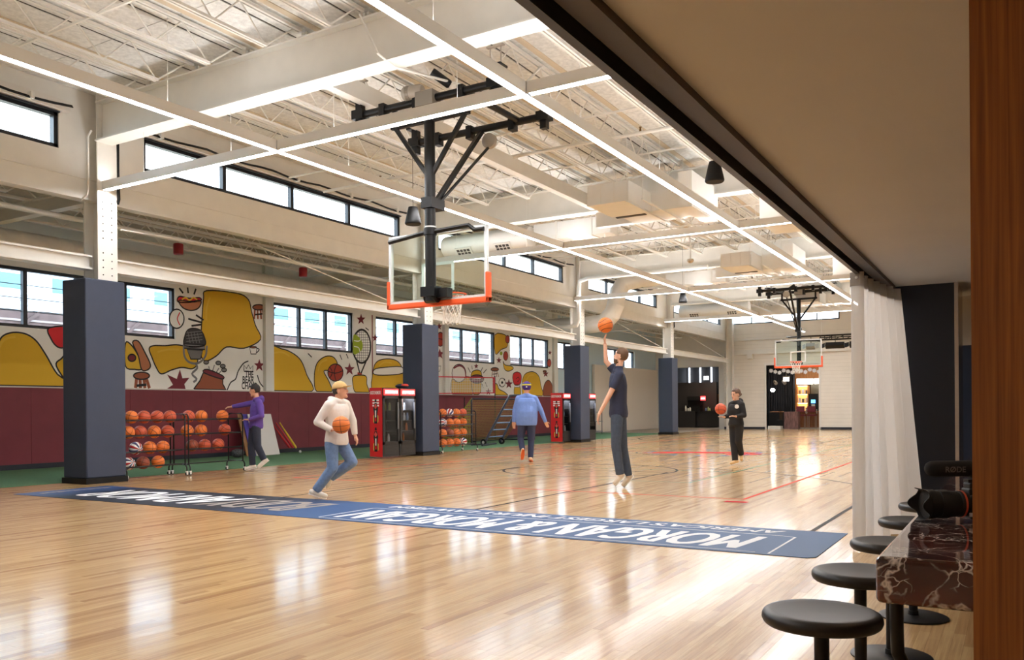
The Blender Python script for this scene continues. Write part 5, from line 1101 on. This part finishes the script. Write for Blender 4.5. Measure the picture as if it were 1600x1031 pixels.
    tops = {'hoodie': 'hoodie', 'tee': 'tshirt', 'shirt': 'shirt'}[top]
    co = remeshed(tops, c, .011, topm, t, 3)
    l = MB(); torso(l, .016, -.15, .22)
    for s_ in 'LR': cap(l, S['hp'+s_], S['kn'+s_], .10*B**.5, .078); cap(l, S['kn'+s_], S['an'+s_]+(S['an'+s_]-S['kn'+s_]).normalized()*.01, .078, .066, True, False)
    remeshed('trousers', l, .011, legm, t, 3)
    for s_ in 'LR':
        a, to = S['an'+s_], S['toe'+s_]; v = (to-a); L_ = v.length; fdir = v.normalized(); fl_ = Vector((v.x, v.y, 0)); 
        sh_ = MB(); heel = a-(fdir*.0)+(S['an'+s_]-S['kn'+s_]).normalized()*.045; hb = heel-(to-heel).normalized()*.045
        cap(sh_, hb, heel.lerp(to, .35), .038, .044); cap(sh_, heel.lerp(to, .3), to-(to-heel).normalized()*.03, .043, .034); cap(sh_, a, heel, .042, .042)
        so_ = remeshed('shoe', sh_, .009, shoem, t, 3)
        dn = (to-heel).normalized(); sdn = dn.cross((a-heel).normalized()).normalized(); nn = sdn.cross(dn).normalized()
        if nn.dot(a-heel) > 0: nn = -nn
        MB().prism([hb+nn*.03+dn*(x_*((to-hb).length+.02)-.03)+sdn*y_ for x_, y_ in ((0, -.025), (0, .025), (.3, .038), (.7, .044), (1, .03), (1.05, 0), (1, -.03), (.7, -.044), (.3, -.038))], nn*.014).build('sole', solem or SOLE, so_)
    return t, S, fd
SOLE = mat('shoe sole', (236, 232, 226), .6)
def zz(x0, y0, s, pts): return {k: (x0+v[0]/s, y0+v[1]/s)+tuple(v[2:]) for k, v in pts.items()}
CL = dict(bump=.35, bscale=28)
PUR, DNV = mat('purple fleece', (92, 66, 150), .85, noise=.08, nscale=10, **CL), mat('dark navy denim', (40, 46, 64), .8, noise=.1, nscale=40, **CL)
# man in purple hoodie reaching for a ball
J = zz(330, 580, 6.067, dict(head=(412, 200), neck=(432, 262), shL=(455, 318, -.16), shR=(425, 312, .17), elL=(478, 440, -.24), wrL=(360, 475, -.2), hdL=(305, 472, -.18), elR=(320, 330, .2), wrR=(200, 350, .2), hdR=(140, 358, .2),
    hip=(425, 535), hpL=(425, 550, -.09), hpR=(405, 550, .09), knL=(440, 725, -.09), knR=(380, 725, .09), anL=(500, 850, -.09), anR=(392, 900, .09), toeL=(440, 925, -.09), toeR=(318, 942, .09)))
person('man in purple hoodie and dark jeans reaching into a ball rack', 17.75, J, (-1, -.12, .1), None, 'hoodie', PUR, DNV, mat('white shoe', (228, 222, 212), .6), mat('black hair', (34, 28, 26), .6), 'short', hood=True)
# runner in white hoodie with a ball
WHH, JEA = mat('white fleece', (226, 218, 210), .85, noise=.05, nscale=8, **CL), mat('light blue jeans', (112, 138, 176), .85, noise=.14, nscale=25, **CL)
J = zz(470, 580, 4.91, dict(head=(305, 152), neck=(285, 215), shR=(215, 262, -.16), shL=(345, 258, .16), elR=(128, 395, -.2), wrR=(235, 455, -.22), hdR=(290, 455, -.2), elL=(400, 390, .2), wrL=(415, 490, .2), hdL=(432, 540, .2),
    hip=(275, 540), hpR=(235, 565, -.08), hpL=(315, 565, .08), knR=(245, 745, -.1), knL=(395, 700, .1), anR=(120, 915, -.08), anL=(235, 815, .16), toeR=(205, 965, -.08), toeL=(205, 905, .2)))
_, S, fd = person('man in white hoodie, tan cap and light jeans running with a ball', 12.1, J, (1, .12, .15), None, 'hoodie', WHH, JEA, mat('white shoe')if False else MATS['white shoe'], mat('tan cap', (206, 172, 116), .8), 'cap', hood=True, hands=('relax', 'relax'))
ball(atd(470+310/4.91, 580+412/4.91, 12.1-.36)+Vector((0, 0, 0)), 'o', 'bright orange basketball carried by the man in white hoodie')
# man in blue shirt walking away
BLU, NTR = mat('blue shirt cotton', (112, 142, 208), .8, noise=.05, nscale=10, **CL), mat('navy trousers', (44, 52, 82), .8, noise=.06, nscale=20, **CL)
J = zz(720, 580, 6.872, dict(head=(708, 212), neck=(706, 268), shL=(620, 322), shR=(795, 322), elL=(580, 450, .03), wrL=(568, 575, .06), hdL=(572, 625, .08), elR=(862, 450), wrR=(910, 575, .05), hdR=(925, 605, .1),
    hip=(706, 585), hpL=(660, 610), hpR=(755, 610), knL=(642, 750, .06), knR=(755, 775, .05), anL=(662, 870, -.12), anR=(750, 950), toeL=(655, 968, -.02), toeR=(765, 985, .2)))
person('man in blue shirt and purple beanie walking away', 19.9, J, (.05, 0, -1), None, 'shirt', BLU, NTR, mat('cream shoe', (226, 196, 160), .6), mat('purple beanie', (66, 44, 116), .9), 'beanie', build=1.36, solem=mat('orange sole', (226, 104, 50), .6))
# shooter in navy tee
TEE, GJN = mat('navy cotton', (38, 44, 68), .8, noise=.05, nscale=10, **CL), mat('grey jeans', (66, 78, 96), .85, noise=.12, nscale=25, **CL)
J = zz(900, 450, 3.125, dict(head=(218, 362), neck=(212, 412), shL=(212, 452, -.16), shR=(196, 438, .17), elL=(158, 560, -.2), wrL=(112, 645, -.2), hdL=(104, 690, -.2), elR=(148, 385, .2), wrR=(142, 300, .22), hdR=(140, 262, .24),
    hip=(208, 640), hpL=(200, 655, -.09), hpR=(216, 655, .09), knL=(196, 800, -.09), knR=(228, 805, .09), anL=(215, 935, -.09), anR=(255, 940, .09), toeL=(182, 985, -.09), toeR=(225, 992, .09)))
person('man in navy tshirt and grey jeans shooting with one arm raised', 13.25, J, (-.9, .25, -.3), None, 'tee', TEE, GJN, mat('pale shoe', (224, 210, 192), .6), mat('brown hair', (104, 76, 54), .7), 'beard', sl='short', skin=SKIN2)
ball(atd(946, 508, 13.4), 'o', 'bright orange basketball in the air above the shooting man')
# woman in black hoodie with ball
BKH, BKT = mat('black fleece', (30, 29, 31), .85, noise=.08, nscale=12, **CL), mat('black trousers', (32, 31, 33), .85, noise=.06, nscale=20, **CL)
J = zz(1100, 590, 6.878, dict(head=(342, 180), neck=(352, 242), shL=(405, 285, -.13), shR=(295, 285, .13), elL=(430, 400, -.18), wrL=(345, 412, -.26), hdL=(288, 405, -.28), elR=(270, 405, .1), wrR=(222, 418, .02), hdR=(185, 398, 0),
    hip=(345, 495), hpL=(380, 520, -.06), hpR=(315, 520, .06), knL=(372, 680, -.05), knR=(318, 690, .05), anL=(398, 815, .1), anR=(335, 880, -.02), toeL=(400, 885, .02), toeR=(282, 920, -.05)))
person('woman in black hoodie and trousers holding a ball by the far court', 18.4, J, (-.9, -.1, .4), None, 'hoodie', BKH, BKT, mat('tan shoe', (226, 186, 130), .6), mat('brown tied hair', (84, 58, 42), .6), 'bun', build=.95, skin=SKIN2, hood=True, hands=('relax', 'under'))
o = MB().lathe([(.045, 0), (.045, .004)], atd(1100+352/6.878, 590+310/6.878, 18.4-.165), -_f, 20); tag(o.build('hoodie_patch', BW), None, None); bpy.data.objects['hoodie_patch'].parent = [q for q in bpy.data.objects if q.get('label', '').startswith('woman in black')][0]
q = bpy.data.objects['hoodie_patch']; q.matrix_parent_inverse = wmat(q.parent).inverted()
ball(atd(1100+180/6.878, 590+335/6.878, 18.4-.02), 'r', 'red orange basketball held by the woman in black hoodie')
# ================================================================ rooms beyond the end wall
DKW = mat('charcoal wall', (52, 48, 47), .8); BLC = mat('black drape', (30, 31, 38), .9); OAK = walnut('oak veneer', (150, 96, 48), (188, 128, 72), (30, 30, 2)); OAKD = walnut('oak dark', (110, 64, 32), (150, 92, 50), (30, 30, 2))
Y1 = YF+.25
struct(MB().box(-19.1, YF+.25, -.3, 3, 58, -.002).build('floor_back', mat('pale stone floor', (176, 168, 156), .3, noise=.05, nscale=6)), 'pale floor of the rooms beyond')
struct(MB().box(-19.1, YF+.25, 3.9, 3, 58, 4.1).build('ceiling_back', mat('dark ceiling', (60, 56, 54), .9)), 'dark ceiling of the rooms beyond')
struct(MB().box(-19.1, 55, 0, 3, 55.2, 3.9).build('wall_back_room', DKW), 'charcoal back wall of the rooms beyond'); struct(MB().box(-13.4, Y1, 0, -13.2, 55, 3.9).box(-19.3, Y1, 0, -19.1, 55, 3.9).box(2.8, Y1, 0, 3, 55, 3.9).build('wall_divider', DKW), 'dark dividing wall between the rooms')
# coffee corner
struct(MB().box(-18.1, 52.5, 0, -15.3, 52.7, 2.85).build('wall_coffee', DKW), 'charcoal wall behind the coffee counter')
o = thing('coffee_counter', 'charcoal counter in the dark coffee corner', 'counter', (-16.3, 51.5, 0)); MB().box(-17.5, 51.2, 0, -16.4, 52.3, 1.0).build('end_block', mat('counter black', (40, 38, 38), .6), o); MB().box(-16.4, 51.5, .05, -14.9, 52.3, 1.0).build('front', mat('counter grey', (58, 57, 57), .6), o); MB().box(-17.5, 51.2, 1.0, -14.9, 52.4, 1.03).build('top', mat('counter top', (30, 29, 29), .3), o)
t = thing('coffee_machine', 'black coffee machine with a lit red sign on the counter', 'coffee machine', (-16.4, 52, 1.03)); MB().box(-17.0, 51.7, 1.03, -16.1, 52.2, 1.35).box(-17.0, 52.0, 1.35, -16.1, 52.2, 1.9).box(-16.95, 51.7, 1.7, -16.1, 52.2, 1.95).build('body', BLACKP, t); MB().box(-16.05, 51.65, 1.7, -15.75, 51.7, 1.95).build('lit_sign', mat('sign glow', (230, 40, 40), .4, emit=2.5), t); MB().box(-16.02, 51.64, 1.79, -15.78, 51.65, 1.86).build('sign_band', mat('sign band', (255, 240, 236), .4, emit=2.), t)
for k, (x, h, c) in enumerate(((-16.9, .34, (222, 220, 210)), (-16.75, .2, (214, 210, 200)), (-16.62, .24, (206, 204, 196)), (-15.6, .2, (110, 130, 170)), (-15.45, .26, (190, 210, 150)), (-15.35, .2, (200, 190, 120)))):
    tag(MB().lathe([(.05, 0), (.055, .01), (.055, h*.7), (.03, h*.85), (.03, h)], (x, 51.45, 1.03), n=12).build('counter_bottle', mat('cb%d' % k, c, .4), None, 40), 'small container on the coffee counter, %s from the left' % ordn[k], 'bottle', 'coffee counter containers')
struct(MB().box(-15.2, 53.2, 0, -14.3, 53.3, 2.1).build('door_3', OAKD), 'wooden door in the coffee corner')
for k in range(5): struct(MB().box(-18.3+.75*k, 54.8, 2.75, -18.22+.75*k, 54.9, 3.9).build('trim_rib', glow('pale strip glow', (225, 238, 255), 1.2)), 'glowing pale strip before the upper wall')  # emissive pale strips set before the solid upper wall
t = thing('exit_sign', 'small lit exit sign above the coffee corner', 'exit sign', (-15.9, 52, 3)); MB().box(-16.05, 52.0, 2.98, -15.75, 52.04, 3.22).build('panel', mat('exit panel', (240, 236, 232), .5, emit=1.), t); text_on('lettering', 'EXIT', (-16.02, 51.995, 3.04), (1, 0, 0), (0, 0, 1), .24, .12, mat('exit red', (200, 50, 50), .5), t, 0, .02); MB().tube((-15.9, 52.02, 3.22), (-15.9, 52.02, 3.9), .01, n=6).build('rod', BLACKP, t)
# studio and lounge
b = MB(); n = 60; V = []; 
for z in (.02, 3.6):
    for i in range(n+1): V.append((-13.2+2.35*i/n, 52.2+.08*math.sin(i*1.7), z))
b.add(V, [(i, i+1, n+2+i, n+1+i) for i in range(n)]); tag(b.build('black_drape', BLC, None, 80), 'black pleated drape across the left of the lounge opening', 'curtain')
t = thing('studio_lamp', 'lit round studio lamp before the black drape', 'lamp', (-12.0, 51, 0)); MB().sphere((-11.95, 51, 2.25), .13, 16, 10, (1, .8, .8)).build('globe', glow('globe glow', (255, 248, 236), 9.), t, 60); MB().tube((-12.3, 51, 0), (-12.3, 51, 2.3), .02, n=6).tube((-12.3, 51, 2.3), (-12, 51, 2.25), .015, n=6).build('stand', BLACKP, t)
t = thing('studio_desk', 'black draped desk in front of the drape', 'desk', (-12.3, 50.5, 0)); MB().box(-12.0, 50.2, 0, -11.4, 51.0, .95).build('desk_body', BLACKP, t); MB().box(-11.95, 50.2, .95, -11.3, 50.9, .99).build('desk_top', mat('desk tan', (170, 120, 80), .5), t)
tag(MB().box(-11.4, 49.6, 0, -10.9, 50.2, .5).build('black_case', BLACKP), 'low black case beside the marble block', 'case')
tag(MB().box(-11.1, 49.1, .0, -10.32, 49.6, .98).build('marble_block', MARB if False else mat('grey rose marble', (118, 88, 84), .3, noise=.5, nscale=7, stretch=(2, 2, .5))), 'square veined marble block at the lounge threshold', 'block')
tag(MB().box(-12.1, 49.0, 0, -11.35, 49.9, .16).build('white_step', WHITE), 'low white platform inside the lounge opening', 'platform')
struct(MB().box(-10.75, 52.5, 2.95, 3, 52.7, 3.9).build('wall_lounge_fascia', OAK), 'oak fascia over the lounge'); struct(MB().box(-10.75, 52.5, 0, -10.6, 52.7, 2.95).build('trim_lounge', OAK), 'oak jamb of the lounge')
for k, (a, c) in enumerate(((-10.55, -9.55), (-9.48, -8.4))): tag(MB().box(a, 52.55, 2.6, c, 52.6, 2.92).build('light_box', glow('light box', (255, 244, 226), 2.6)), 'glowing white light box over the lounge shelves, %s' % ('left' if k == 0 else 'right'), 'light box', 'lounge light boxes')
t = thing('display_shelf', 'warm lit oak shelving with small display items', 'shelf', (-10.2, 53, 0)); MB().box(-10.6, 53.2, .9, -9.9, 53.25, 2.55).build('back', mat('shelf back', (214, 160, 100), .6, emit=.35), t); MB().box(-10.62, 52.8, .9, -10.57, 53.25, 2.55).box(-9.95, 52.8, .9, -9.9, 53.25, 2.55).build('side', OAK, t)
for z in (.95, 1.48, 2.0, 2.52): MB().box(-10.6, 52.8, z, -9.9, 53.25, z+.03).build('shelf_board', OAK, t); MB().box(-10.55, 53.1, z-.02, -9.95, 53.14, z-.005).build('strip_light', glow('shelf strip', (255, 200, 130), 6.), t)
for k in range(9):
    z = (.98, 1.51, 2.03)[k//3]; x = -10.48+.2*(k % 3); tag(MB().box(x, 52.9, z, x+.12, 53.0, z+.22+.05*(k % 2)).build('display_box', mat('disp%d' % (k % 4), ((90, 80, 76), (214, 206, 196), (150, 120, 90), (190, 190, 205))[k % 4], .5)), 'small display item on the %s lounge shelf, %s from the left' % (('lowest', 'middle', 'upper')[k//3], ordn[k % 3]), 'display item', 'lounge shelf items')
struct(MB().box(-9.85, 53.6, 0, 3, 53.7, 2.6).build('wall_lounge', mat('lounge tile', (92, 88, 74), .4, noise=.15, nscale=6)), 'olive tiled back wall of the lounge')
t = thing('bar_island', 'low oak bar front in the lounge', 'bar', (-9.7, 51.5, 0)); MB().box(-10.3, 51.2, .05, -8.2, 51.8, .95).build('front', OAKD, t); MB().box(-10.35, 51.1, .95, -8.2, 51.9, 1.0).build('top', OAK, t)
t = thing('tap_tower', 'black tap tower with a blue lit badge on the lounge bar', 'tap tower', (-9.7, 51.5, 1)); MB().box(-9.95, 51.5, 1.0, -9.45, 51.7, 2.0).build('tower', BLACKP, t); MB().box(-9.82, 51.48, 1.45, -9.58, 51.5, 1.65).build('badge', mat('blue badge', (70, 140, 225), .4, emit=1.5), t); MB().box(-9.8, 51.46, 1.1, -9.6, 51.5, 1.4).build('spout', mat('spout', (200, 196, 186), .3, metal=.5), t)
for k, x in enumerate((-10.15, -9.55)):
    t = thing('lounge_chair', 'maroon low back bar chair at the lounge bar, %s' % ('left' if k == 0 else 'right'), 'chair', (x+.2, 50.6, 0), 'lounge bar chairs'); MB().box(x, 50.4, .95, x+.45, 50.46, 1.28).build('backrest', MAROON, t); MB().box(x, 50.42, .72, x+.45, 50.85, .8).build('seat', MAROON, t)
    for a in (x+.02, x+.43):
        for c in (50.45, 50.82): MB().tube((a, c, 0), (a, c, .72), .012, n=6).build('leg', STEELG, t)
    for a in (x-.05, x+.5): MB().path([(a, 50.55+.12*math.cos(2*PI*i/14), .98+.12*math.sin(2*PI*i/14)) for i in range(14)], .014, 6, True).build('armrest', STEELG, t)
t = thing('star_garland', 'garland of white paper rosettes across the lounge opening', 'garland', (-10.8, YF, 3.4)); MB().path([(-12.15+2.75*i/10, YF+.35, 3.5-.04*math.sin(i)) for i in range(11)], .008, 5).build('string', BLACKP, t)
for k in range(12):
    x = -12.0+.235*k; z = 3.3-.06*(k % 3); MB().prism([(x+(.13 if j % 2 == 0 else .085)*math.cos(2*PI*j/16), YF+.3, z+(.13 if j % 2 == 0 else .085)*math.sin(2*PI*j/16)) for j in range(16)], (0, .03, 0)).build('rosette', mat('paper', (236, 238, 242), .7), t)
t = thing('exit_sign', 'small exit sign hanging over the lounge drape', 'exit sign', (-11.2, 50, 2.9)); MB().box(-11.3, 50, 2.72, -10.98, 50.04, 2.95).build('panel', MATS['exit panel'], t); text_on('lettering', 'EXIT', (-11.27, 49.995, 2.77), (1, 0, 0), (0, 0, 1), .26, .11, MATS['exit red'], t, 0, .02); MB().box(-11.33, 50, 2.95, -10.95, 50.04, 3.03).tube((-11.14, 50.02, 3.0), (-11.14, 50.02, 3.9), .01, n=6).build('mount', STEELG, t)
for k, x in enumerate((-11.9, -11.4)):
    t = thing('track_spot', 'small studio spotlight under the dark ceiling, %s' % ('left' if k == 0 else 'right'), 'spotlight', (x, 50.8, 2.8), 'studio spotlights'); MB().tube((x, 50.8, 2.75), (x+.15, 50.6, 2.62), .08, .1, 14).build('can', mat('spot can', (150, 142, 132), .4), t); MB().tube((x, 50.8, 2.75), (x, 50.8, 3.9), .01, n=6).build('rod', BLACKP, t)
for k, (x, y) in enumerate(((-17.2, 50.4), (-16.0, 51.0), (-11.0, 50.2), (-10.2, 50.9))):  # lounge panels added to brighten the oak fascia; coffee corner has its own
    t = thing('room_and_fill_panel', 'lit ceiling panel in the %s' % ('coffee corner, left', 'coffee corner, right', 'lounge, left, added to brighten it', 'lounge, right, added to brighten it')[k], 'ceiling light', (x, y, 3.85), 'back room ceiling panels')
    MB().box(x-.3, y-.3, 3.85, x+.3, y+.3, 3.9).build('frame', WHITE, t); MB().box(x-.27, y-.27, 3.84, x+.27, y+.27, 3.85).build('panel', glow('panel warm', (255, 236, 210), 9.), t)
# lighting rig near the end wall
t = thing('lighting_rig', 'black lighting truss hung before the end wall beside the far hoop', 'lighting rig', (-7.2, 42, 4.4))
for z, y in ((4.62, 42), (4.62, 42.4), (4.42, 42), (4.42, 42.4), (4.52, 42.2)): MB().tube((-8.1 if z < 4.6 else -9.6, y, z), (-5, y, z), .025, n=8).build('truss_tube', BLACKM, t)
for x in (-8.0, -7.5, -7.0, -6.5, -6.0): MB().tube((x, 42, 4.42), (x, 42, 4.62), .018, n=6).tube((x, 42.4, 4.42), (x+.5, 42.4, 4.62), .015, n=6).build('truss_lace', BLACKM, t)
MB().path([(-7.7+.12*math.cos(2*PI*i/16), 41.95, 4.5+.13*math.sin(2*PI*i/16)) for i in range(16)], .015, 6, True).build('cable_loop', BLACKP, t)
for x in (-8.0, -5.5): MB().tube((x, 42.2, 4.62), (x, 42.2, 6.9), .01, n=6).build('drop_cable', CREAM, t)
for k, (x, w_) in enumerate(((-8.45, .2), (-7.35, .42), (-6.55, .15))):
    t = thing('stage_light', ('grey flood lamp hung left of the lighting rig', 'wide black stage lamp under the lighting rig', 'black barn door lamp at the right of the rig')[k], 'stage light', (x, 42, 4.1), 'stage lights')
    MB().obox((x, 41.95, 4.12), (1, 0, 0), (0, .8, -.6), (0, .6, .8), w_, .12, .1).build('housing', mat('grey lamp', (150, 150, 150), .4, metal=.3) if k == 0 else BLACKP, t); MB().tube((x, 42.02, 4.2), (x, 42.02, 4.62), .015, n=6).build('yoke', BLACKM, t)
    for sg in (-1, 1): MB().obox((x+sg*(w_+.1), 41.9, 4.12), (1, .6*sg, .3), (0, 1, 0), (0, 0, 1), .1, .008, .1).build('barn_door', BLACKP if k else MATS['grey lamp'], t)
tag(MB().box(-13.2, YF-.3, 4.0, -12.9, YF, 4.25).build('junction_box', CREAM), 'cream box mounted on the end wall below the ledge', 'box')

# seat the furniture of the rooms where the openings show it
SHIFT = {'coffee_counter': -.85, 'coffee_machine': -1.0, 'counter_bottle': -1.05, 'wall_coffee': -1.0, 'door_3': -1.3, 'trim_rib': -.6, 'light_box': -.92, 'display_shelf': -.9, 'display_box': -.9, 'bar_island': -.75, 'tap_tower': -.55, 'lounge_chair': -.82, 'wall_lounge_fascia': -.8, 'trim_lounge': -.8, 'wall_lounge': -.95, 'marble_block': -.27, 'studio_lamp': -.5, 'studio_desk': -.48, 'black_case': -.55, 'track_spot': -.4, 'white_step': -.2, 'black_drape': -.6}
for o in list(bpy.data.objects):
    if o.parent is None:
        k = o.name.split('.')[0]
        if k in SHIFT: o.location.x += SHIFT[k]
        elif k == 'exit_sign': o.location.x += -.9 if o.location.x < -14 else -.3
